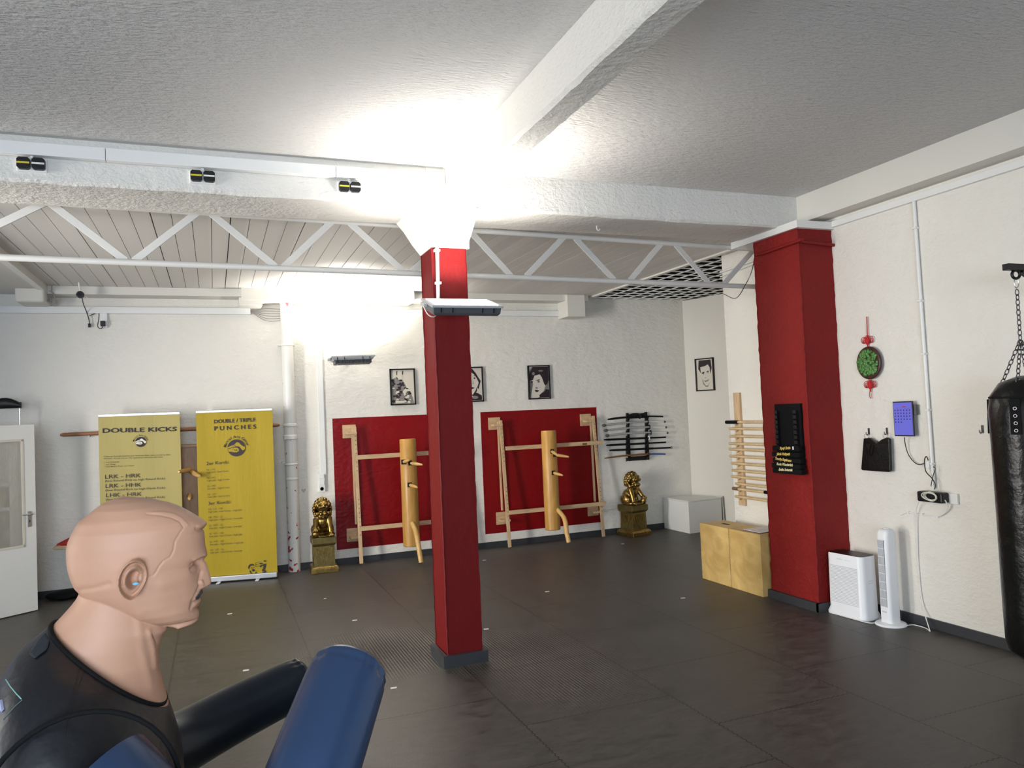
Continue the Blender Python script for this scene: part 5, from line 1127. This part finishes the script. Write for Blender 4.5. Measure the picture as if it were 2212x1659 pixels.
def lion(lab, cx, cy, z0, rz, S, ball_side):
    c, sn = math.cos(rz), math.sin(rz); M = np.array([[c, -sn, 0], [sn, c, 0], [0, 0, 1]])
    # lion frame: looks along -y; x to its own left in the photo sense
    P = lambda x, y, z: M@np.array([x, y, z])*S+np.array([cx, cy, z0])
    def E_(mb, x, y, z, rx, ry, rzz, tilt=0):
        ct, st = math.cos(tilt), math.sin(tilt); Rt = M@np.array([[1, 0, 0], [0, ct, -st], [0, st, ct]]); mb.ell(P(x, y, z), (rx*S, ry*S, rzz*S), 16, 10, rot=Rt)
    t = thing('guardian_lion', lab, 'statue', (cx, cy, z0), 'gold guardian lions')
    b = MB()
    E_(b, 0, .13, .22, .19, .21, .22); E_(b, 0, -.02, .40, .17, .15, .22, -.25); E_(b, 0, -.08, .50, .16, .12, .12)
    for s in (-1, 1):
        E_(b, s*.17, .12, .14, .11, .19, .15); E_(b, s*.20, -.08, .045, .08, .13, .05)
        fx = s*.15
        if s == ball_side:
            b.tube([P(s*.15, -.06, .42), P(s*.18, -.15, .30), P(s*.20, -.21, .22)], [.085*S, .065*S, .055*S], 12); E_(b, s*.20, -.25, .20, .075, .075, .045)
            E_(b, s*.20, -.24, .09, .095, .095, .095)
        else:
            b.tube([P(s*.14, -.06, .44), P(s*.16, -.14, .26), P(s*.17, -.19, .07)], [.085*S, .065*S, .055*S], 12); E_(b, s*.17, -.23, .045, .08, .10, .05)
        for k in (-1, 0, 1): E_(b, (s*.20 if s == ball_side else s*.17)+k*.042, -.315, .17 if s == ball_side else .035, .024, .03, .035)
        E_(b, s*.17, -.09, .52, .05, .05, .05)
    E_(b, 0, -.02, .025, .30, .32, .025)
    E_(b, 0, -.05, .74, .165, .16, .17); E_(b, 0, -.17, .70, .115, .10, .075); E_(b, 0, -.15, .64, .105, .09, .05)
    E_(b, 0, -.20, .77, .05, .06, .035); E_(b, 0, -.26, .735, .055, .035, .03)
    for s in (-1, 1):
        E_(b, s*.075, -.19, .80, .055, .04, .03); E_(b, s*.15, -.03, .80, .035, .03, .06); E_(b, s*.08, -.24, .715, .04, .035, .035)
    rr = random.Random(5)
    for ring_, (z, rad, n_) in enumerate(((.88, .09, 8), (.83, .15, 12), (.76, .19, 12), (.69, .21, 12), (.62, .21, 12), (.56, .20, 12))):
        for k in range(n_):
            a = 2*PI*(k+.5*(ring_ % 2))/n_; y = math.sin(a)*rad; x = math.cos(a)*rad*.95
            if y < -.10 and z > .60: continue
            E_(b, x, y-.02+(0 if z > .6 else 0), z, .045, .045, .05)
    E_(b, 0, -.03, .92, .05, .06, .04)
    for k in range(7): E_(b, -.09+.03*k, -.17, .58, .018, .03, .04)
    fuse(b, 'body', gold, t, voxel=.0065*S/.45*.8, smooth=2)
    MB().ring(P(0, -.05, .545), .15*S, .018*S, M@np.array([0, -.45, 1]), 28, 8, up=(1, .3, 0)).build('collar', gold, t, smooth=60)
    MB().ell(P(0, -.21, .46), (.022*S, .022*S, .028*S), 10, 8).build('bell', gold, t, smooth=60)
    ey_ = MB()
    for s in (-1, 1): ey_.ell(P(s*.062, -.212, .775), (.02*S,)*3, 10, 8)
    ey_.build('eyes', mat('dark bronze %d' % len(MATS), (.05, .03, .01), .3, .6), t, smooth=60)
    mo = MB(); mo.bar(P(-.085, -.255, .675), P(.085, -.255, .675), .02*S, .02*S); mo.build('mouth', MATS['dark bronze %d' % (len(MATS)-1)], t)
    return t
l0, l1, l2 = at(668, 1226, 2, 0), at(674.5, 1241.5, 2, 0), at(733, 1235, 2, 0)
print('LION', l0, l1, l2)
s = .162; cx, cy = (l1[0]+l2[0])/2, (l1[1]+l2[1])/2+s; rz = math.atan2(l2[1]-l1[1], l2[0]-l1[0])
hp = .425; pedestal('square gold pedestal under the lion left of the dummies', cx, cy, rz, s, hp); lion('gold guardian lion statue on its pedestal beside the drain pipe', cx+.005, cy+.02, hp, rz, .50, -1)
m0, m1, m2 = at(1331, 1148, 2, 0), at(1367.5, 1161, 2, 0), at(1408, 1154, 2, 0); print('LION2', m0, m1, m2)
rz2 = math.atan2(m2[1]-m1[1], m2[0]-m1[0]); s = .175; u = np.array([math.cos(rz2), math.sin(rz2), 0]); w = np.array([-u[1], u[0], 0]); c2 = m1+u*s+w*s; c2[1] = min(c2[1], YB-.26)
pedestal('square gold pedestal under the lion below the swords', c2[0], c2[1], rz2, s, .44); lion('gold guardian lion statue with a ball under its paw below the swords', c2[0], c2[1], .44, rz2+.10, .50, 1)

# ================================================================== TRAINING MANNEQUIN (faces along +x)
YH = 1.35
MQ = thing('training_mannequin', 'bald pink torso mannequin in a black vest with padded vinyl arms in the foreground', 'mannequin', (-.15, YH, 0))
HX = lambda px, py, w=0: at(px, py, 1, YH+w)
front = [(262.8,1071.7),(295.3,1074.4),(335,1079),(367.6,1086),(393,1096),(418,1109.7),(436.3,1121.4),(445.5,1128),(443.8,1135),(440,1143),(441.4,1151),(442.7,1165.7),(443.6,1178.4),(446.8,1189),(447.6,1198),(443,1207),(447,1217),(451.7,1232.6),(454.4,1241.7),(456.4,1250.7),(456.3,1261),(452,1265),(440,1267.5),(436.7,1272.4),(438.8,1279.7),(438.3,1283),(432.2,1290.5),(434,1294),(433.6,1299.5),(429,1308.6),(426,1314),(430,1320),(430.6,1328.5),(427.3,1339.3),(417,1347),(401,1351),(384,1352.5)]
back = [(262.8,1071.7),(241,1079.8),(219.4,1088.9),(201.3,1102.4),(183.2,1117),(168.7,1129.6),(156,1151.3),(148,1169.3),(144.3,1189),(145.2,1212.7),(148,1230.8),(154.2,1250.7),(162.4,1268),(176,1283),(208,1300),(250,1318),(300,1336),(340,1347),(384,1352.5)]
base = [(262.8,1071.7),(330,1079),(390,1096),(428,1118),(438,1135),(440,1155),(440,1185),(438,1200),(432,1212),(429,1230),(431,1250),(431,1268),(428,1285),(424,1300),(422,1318),(420,1332),(408,1346),(384,1352.5)]
def prof(L):
    P = np.array([HX(*p) for p in L]); i = np.argsort(P[:,2]); return P[i,2], P[i,0]
fz, fx = prof(front); bz_, bx_ = prof(back); gz, gx = prof(base)
ztop, zbot = fz[-1], fz[0]
wz, ww = [], []
for py, w in ((1352.5, .022), (1348, .036), (1340, .045), (1325, .0545), (1305, .061), (1280, .067), (1250, .0725), (1210, .076), (1170, .0775), (1140, .0745), (1115, .066), (1095, .053), (1082, .037), (1075, .022), (1071.7, .004)): wz.append(HX(290, py)[2]); ww.append(w)
wz, ww = np.array(wz), np.array(ww); i_ = np.argsort(wz); wz, ww = wz[i_], ww[i_]
sz, sg = zip(*sorted((HX(440, py)[2], s) for py, s in ((1072, .06), (1120, .05), (1150, .045), (1190, .038), (1203, .020), (1212, .010), (1235, .011), (1252, .0145), (1262, .0155), (1267, .016), (1275, .026), (1290, .026), (1300, .024), (1315, .026), (1330, .024), (1345, .028), (1352, .03))))
def head_ring(z, n=120):
    F_, B_, G_, W_, S_ = np.interp(z, fz, fx), np.interp(z, bz_, bx_), np.interp(z, gz, gx), np.interp(z, wz, ww), np.interp(z, sz, sg)
    G_ = min(G_, F_); out = []
    for k in range(n):
        th = 2*PI*k/n; s = (1-math.cos(th))/2; y = W_*np.sign(math.sin(th))*abs(math.sin(th))**.82*(.86+.20*s)
        x = G_+(B_-G_)*s
        if s < .5: x += (F_-G_)*math.exp(-(y/S_)**2)*(1-s*2)
        out.append((x, YH+y, z))
    return out
hd = MB(); zs_ = zbot+(ztop-zbot)*(1-np.cos(np.linspace(.02, PI-.02, 170)))/2
hd.loft([head_ring(z) for z in zs_])
# neck
nf = [(1225, 335), (1300, 340), (1345, 362), (1357, 364), (1369, 353), (1389, 346), (1408, 343.5), (1434, 342.5), (1456, 347), (1478, 353), (1500, 359), (1520, 364), (1580, 378)]
nb = [(1225, 190), (1262, 178), (1283, 170), (1292, 166), (1308, 154), (1328, 136), (1341, 124), (1347, 117), (1392, 88), (1450, 66), (1580, 40)]
nw = [(1225, .050), (1300, .054), (1345, .058), (1390, .064), (1430, .074), (1470, .092), (1520, .12), (1580, .15)]
rings = []
for py in np.linspace(1228, 1578, 50):
    f_, b_, w_ = (np.interp(py, *zip(*L)) for L in (nf, nb, nw)); pf, pb = HX(f_, py), HX(b_, py)
    ln = [pf+(pb-pf)*(1-math.cos(t))/2+np.array([0, w_*np.sign(math.sin(t))*abs(math.sin(t))**.95*(1-.10*math.cos(t)), 0]) for t in np.linspace(0, 2*PI, 72, endpoint=False)]
    rings.append(ln)
nk = MB().loft(rings)
hd.add(nk.v, nk.f)
# ears
def side_y(x, z):
    B_, G_, W_ = np.interp(z, bz_, bx_), np.interp(z, gz, gx), np.interp(z, wz, ww); s = np.clip((x-G_)/(B_-G_), .02, .98); return W_*(2*math.sqrt(s*(1-s)))**.82*(.86+.20*s)
ec = HX(287, 1250, -.083); ka = abs(HX(288, 1250, -.083)[0]-HX(287, 1250, -.083)[0]); kz = abs(HX(287, 1251, -.083)[2]-ec[2])
hr, hh = [0, .2, .36, .44, .52, .60, .68, .76, .83, .89, .95, 1.0, 1.0], [-.006, -.005, -.001, .006, .0125, .0145, .0125, .0085, .0085, .0165, .0185, .0150, .0]
for sd in (-1, 1):
    V = []; nph = 56
    for k, (r_, h_) in enumerate(zip(hr, hh)):
        for j in range(nph):
            ph = 2*PI*j/nph; c_, s_ = math.cos(ph), math.sin(ph); a_, b_ = 30*ka, 44*kz
            if s_ < 0: a_ *= 1-.30*s_*s_
            ox = .16*(1-r_)*a_; x = ec[0]+ox+a_*r_*c_+.10*b_*r_*s_; z = ec[2]+b_*r_*s_-.05*b_*(1-r_)
            front_f = max(0, c_); lobe = max(0, -s_)**2
            h = h_*(1-.75*front_f**1.5*(1 if r_ > .5 else 0))+(.004*lobe*(r_ > .5)); h = h*(1-.35*lobe*(r_ < .95)*(r_ > .4))
            lift = .015*r_*(1-c_)/2*(1-.5*lobe) if r_ > .3 else 0
            y = side_y(x, z)+h*1.2+lift+(.001 if k < len(hr)-1 else 0)
            if k == len(hr)-1: y = side_y(x, z)-.012; x = ec[0]+(x-ec[0])*.82+.003; z = ec[2]+(z-ec[2])*.86
            V.append((x, YH+sd*y, z))
    K = len(hr); F = [(i*nph+j, i*nph+(j+1) % nph, (i+1)*nph+(j+1) % nph, (i+1)*nph+j) for i in range(K-1) for j in range(nph)]+[tuple((K-1)*nph+j for j in range(nph))]
    hd.add(V, F)
    hd.ell((ec[0]+15*ka, YH+sd*(side_y(ec[0]+15*ka, ec[2]-.006)+.002), ec[2]-3*kz), (.0045, .006, .008), 12, 8)   # tragus
def segd(U, Vv, L):
    D = np.full(U.shape, 1e9)
    for (x0, y0), (x1, y1) in zip(L[:-1], L[1:]):
        dx, dy = x1-x0, y1-y0; t = np.clip(((U-x0)*dx+(Vv-y0)*dy)/(dx*dx+dy*dy+1e-9), 0, 1); D = np.minimum(D, np.hypot(U-x0-t*dx, Vv-y0-t*dy))
    return D
FEAT = [  # polyline in the photo, depth (m, + is inward), softness px
    ([(313,1245),(330,1244),(337,1236),(344,1223),(353,1212),(368,1203),(375,1189),(378,1169),(389,1151),(397,1139),(388,1126),(371,1118),(344,1112),(317,1110)], .0011, 2.0),
    ([(330,1108),(352,1107),(375,1111),(392,1120),(405,1134)], -.0010, 3.0),
    ([(411,1230),(420,1224),(433,1214)], .0022, 1.8), ([(414,1225),(424,1217),(434,1211)], -.0010, 2.0), ([(413,1236),(421,1238),(428,1236)], .0012, 2.0),
    ([(428,1216),(438,1209)], .0045, 6.0), ([(418,1222),(430,1218)], .0030, 8.0), ([(421,1209),(434,1203),(442,1199)], -.0022, 4.0),
    ([(434,1236),(431,1250),(429,1259)], .0022, 3.0), ([(434,1256),(437,1261)], -.0022, 4.0), ([(430,1264),(436,1268)], .0015, 2.0),
    ([(431,1268),(424,1280),(417,1295),(412,1316)], .0022, 3.2), ([(425,1280),(419,1292)], -.0015, 5.0),
    ([(436,1291),(426,1298),(417,1303)], .0026, 1.8), ([(430,1296),(422,1306)], -.0012, 3.0), ([(427,1313),(419,1316)], .0016, 3.0),
    ([(446,1131),(436,1136),(428,1137)], -.0016, 3.0), ([(441,1144),(432,1146),(424,1143)], .0024, 3.0),
    ([(172,1276),(200,1272),(235,1262)], .0016, 6.0), ([(370,1310),(390,1300)], .0012, 16.0), ([(352,1262),(385,1252),(405,1246)], -.0018, 14.0),
    ([(322,1365),(331,1400),(335,1440)], -.0022, 6.0), ([(300,1330),(306,1400),(326,1480)], -.0016, 10.0), ([(327,1368),(333,1380)], .0008, 1.0), ([(329,1372),(337,1389)], .0008, 1.0),
    ([(300,1204),(314,1212),(318,1226),(314,1242)], .0010, 1.8)]
def head_post(P, N, me):
    Q = P.copy(); Q[:,1] = np.where(P[:,1] > YH, 2*YH-P[:,1], P[:,1]); d = Q-EYE; z = d@CF; U, Vv = 1106+FPX*(d@CS)/z, 829.5-FPX*(d@CU)/z
    ear = ((U-289)/34)**2+((Vv-1250)/47)**2 < 1
    out = P.copy()
    for L, dep, sig in FEAT:
        w = np.exp(-(segd(U, Vv, L)/sig)**2)*dep
        if L[0] != (252, 1215): w = np.where(ear, 0, w)
        else: w = np.where(ear, 0, w)
        out -= N*w[:,None]
    ca = me.color_attributes.new('paint', 'FLOAT_COLOR', 'POINT')
    a = 1-np.clip((segd(U, Vv, [(436.5, 1277), (431, 1284), (425.5, 1292)])-3.2)/1.3, 0, 1)
    b = np.clip(1-segd(U, Vv, [(424, 1292), (415, 1306), (411, 1317)])/3.0, 0, 1)*.35
    c = np.clip(1-(segd(U, Vv, [(327,1368),(333,1380)])-.4)/.8, 0, 1)*.6; c = np.maximum(c, np.clip(1-(segd(U, Vv, [(331,1376),(337,1389)])-.4)/.8, 0, 1)*.6)
    m_ = np.maximum(np.maximum(a, b), c); col = np.stack([m_, m_, m_, np.ones_like(m_)], 1)
    ca.data.foreach_set('color', col.ravel()); return out
N_ = skin.node_tree.nodes; L_ = skin.node_tree.links; B_ = N_['Principled BSDF']; src = B_.inputs['Base Color'].links[0].from_socket
at_ = N_.new('ShaderNodeAttribute'); at_.attribute_name = 'paint'; mx_ = N_.new('ShaderNodeMix'); mx_.data_type = 'RGBA'; mx_.inputs[7].default_value = (.055, .05, .055, 1)
L_.new(src, mx_.inputs[6]); L_.new(at_.outputs['Fac'], mx_.inputs[0]); L_.new(mx_.outputs[2], B_.inputs['Base Color'])
head = fuse(hd, 'head', skin, MQ, voxel=.0015, smooth=2, post=head_post); head['label'] = 'bald pink vinyl head with a painted dark moustache'
ep = HX(293, 1261, -.088); MB().ell(ep, (.0045, .002, .0025), 10, 6).build('ear_scrap', mat('light blue scrap', (.18, .48, .65), .5), MQ)

# vest and trunk
CB, CFp = HX(113, 1349), HX(358, 1509)
spec = [  # front px, back px, half width, side drop, inward
    ((357, 1511), (112, 1349), .088, 0), ((364, 1520), (101, 1356), .105, .001), ((373, 1548), (80, 1374), .140, .000), ((384, 1588), (45, 1403), .182, .010), ((392, 1622), (18, 1440), .215, .030), ((396, 1650), (-12, 1492), .232, .062),
    ((398, 1690), (-36, 1570), .238, .095), ((400, 1790), (-52, 1720), .235, .07), ((392, 1950), (-40, 1950), .215, .0), ((380, 2250), (0, 2250), .185, 0), ((385, 2600), (-10, 2600), .19, 0)]
rings = []
spl = [np.array([*HX(*f), *HX(*b), w, dz]) for f, b, w, dz in spec]; spl = curve_pts(spl, 5)
for q in spl:
    pf, pb, w_, dz = q[:3], q[3:6], q[6], q[7]; r_ = []
    for k in range(96):
        th = 2*PI*k/96; s = (1-math.cos(th))/2; sn = math.sin(th)
        p = pf+(pb-pf)*s; r_.append(p+np.array([0, w_*np.sign(sn)*abs(sn)**.9, -dz*sn*sn]))
    rings.append(r_)
inner = [[np.array(p)+(np.mean(rings[0], axis=0)-p)*.05-np.array([0, 0, .03]) for p in rings[0]]]
vest = MB().loft(inner+rings, cap=False).build('vest', vestm, MQ, smooth=70)
md = vest.modifiers.new('w', 'SUBSURF'); md.levels = md.render_levels = 1
# collar binding
MB().tube(list(rings[0])+[rings[0][0]], .0038, 8, caps=False).build('collar_binding', blackm, MQ, smooth=60)
# surface lookup on the vest for seams and piping
from mathutils.bvhtree import BVHTree
VV = [v for r_ in rings for v in r_]; nr = len(rings); BV = BVHTree.FromPolygons([Vector(v) for v in VV], [(i*96+j, i*96+(j+1) % 96, (i+1)*96+(j+1) % 96, (i+1)*96+j) for i in range(nr-1) for j in range(96)])
def surf(px_, py_):
    d = CF+CS*(px_-1106)/FPX-CU*(py_-829.5)/FPX; h = BV.ray_cast(Vector(EYE), Vector(d).normalized()); return np.array(h[0]) if h[0] else None
def seam(L, r_, nm, m_):
    P_ = []
    for (x0, y0), (x1, y1) in zip(L[:-1], L[1:]):
        for t in np.linspace(0, 1, 8, endpoint=False):
            q = surf(x0+(x1-x0)*t, y0+(y1-y0)*t)
            if q is not None: P_.append(q)
    if len(P_) > 3: return MB().tube(P_, r_, 6).build(nm, m_, MQ, smooth=60)
seam([(187, 1430), (172, 1480), (160, 1520), (152, 1560), (147, 1590)], .0008, 'seam', vestm); seam([(176, 1425), (164, 1478), (152, 1520), (145, 1560), (141, 1588)], .0008, 'seam', vestm)
seam([(13, 1468), (22, 1482), (35, 1498), (48, 1512)], .0009, 'piping', mat('pale green piping', (.20, .42, .38), .5)); seam([(48, 1512), (34, 1524), (18, 1542), (6, 1556)], .0007, 'piping', mat('dark green piping', (.05, .10, .09), .5))
seam([(240, 1425), (290, 1470), (330, 1502)], .0010, 'seam', vestm)
# buckle patch of cloth at the back of the collar
bp = []
for (x, y) in ((98, 1366), (78, 1388), (62, 1412), (74, 1424), (103, 1402), (108, 1382)):
    q = surf(x, y); q = q if q is not None else HX(x, y, -.06); bp.append(q)
nb_ = Vector(EYE-np.mean(bp, axis=0)).normalized(); bp2 = [p+np.array(nb_)*.006 for p in bp]; bp0 = [p-np.array(nb_)*.008 for p in bp]
mbp = MB(); n_ = len(bp); mbp.add(bp0+bp2, [tuple(range(n_))[::-1], tuple(range(n_, 2*n_))]+[(i, (i+1) % n_, n_+(i+1) % n_, n_+i) for i in range(n_)]); mbp.build('buckle_patch', mat('dark blue cloth', (.012, .016, .024), .8, bump=[(60, .5, .004)]), MQ, bevel=.003)
pw = [surf(2, 1515), surf(6, 1535)]
if pw[0] is not None and pw[1] is not None: MB().tube([pw[0], pw[1]], .003, 6).build('print_stroke', mat('pale lilac print', (.35, .38, .55), .5), MQ)

def padded(path, rad, seam_at, name, m_, pleat=.05, n=96):
    P_ = curve_pts(path, 10); K = len(P_); L = np.cumsum([0]+[np.linalg.norm(P_[i+1]-P_[i]) for i in range(K-1)]); T = L/L[-1]
    tot = L[-1]; steps = list(np.linspace(0, 1-.10/tot*1.0, 26))+list(np.linspace(1-.10/tot, 1, 26))[1:]
    Pt = [np.array([np.interp(s, T, [p[a] for p in P_]) for a in range(3)]) for s in steps]; R0 = [np.interp(s, np.linspace(0, 1, len(rad)), rad) for s in steps]
    # rounded cap beyond the seam
    cap0 = 1-seam_at/tot; out = []; V = []
    u = None
    for i, s in enumerate(steps):
        t = Pt[min(i+1, len(Pt)-1)]-Pt[max(i-1, 0)]; t /= np.linalg.norm(t)
        if u is None: u = np.cross(t, [.2, 1, .1])
        u = u-t*(u@t); u /= np.linalg.norm(u); w = np.cross(t, u)
        f = 1.0
        if s > cap0: q = (s-cap0)/(1-cap0); f = max(.03, (1-q**2.2)**.5)
        g = math.exp(-((s-cap0)*tot/.013)**2); f *= 1-.035*math.exp(-((s-cap0)*tot/.004)**2)
        for j in range(n):
            a = 2*PI*j/n; pl = 1-pleat*g*(.5+.5*math.sin(a*17+1.3*math.sin(3*a)))*(.4+.6*(.5+.5*math.sin(2*a+1)))
            V.append(Pt[i]+R0[i]*f*pl*(math.cos(a)*u+math.sin(a)*w))
    k = len(steps); F = [(i*n+j, i*n+(j+1) % n, (i+1)*n+(j+1) % n, (i+1)*n+j) for i in range(k-1) for j in range(n)]+[tuple(range(n))[::-1], tuple((k-1)*n+j for j in range(n))]
    o = MB().add(V, F).build(name, m_, MQ, smooth=75); return o
near = padded([HX(175, 1748, -.215), HX(330, 1870, -.27), at(540, 1990, 1, .97), at(610, 1850, 1, .955), at(668, 1690, 1, .985), at(765, 1418, 1, 1.10)], [.104, .090, .068, .058, .0565, .0545], .030, 'arm', bluev)
near['label'] = 'near padded arm bent upwards, with sewn round end'
far = padded([HX(300, 1650, .14), HX(400, 1600, .22), at(520, 1535, 1, 1.63), at(668, 1462, 1, 1.68)], [.060, .055, .0535, .050], .026, 'arm', blackv)
far['label'] = 'far padded arm pointing forward'
# armhole binding round the near shoulder
ah = [HX(178, 1742, -.205)+np.array([.118*math.cos(a), .03*math.sin(a)-.006, .112*math.sin(a)]) for a in np.linspace(0, 2*PI, 40)]
MB().tube(ah, .0035, 8, caps=False).build('armhole_binding', blackm, MQ, smooth=60)
# post and base of the stand
MB().lathe([(.06, .22), (.06, .95)], (-.15, YH, 0), n=24).build('post', black, MQ); MB().lathe([(.30, 0), (.31, .03), (.27, .12), (.15, .22), (.06, .25)], (-.15, YH, 0), n=40).build('base', black, MQ, smooth=50)
MB().lathe([(.17, .86), (.18, .92), (.16, .96)], (-.15, YH, 0), n=32, sx=1, sy=1.1).build('trunk_bottom', black, MQ)
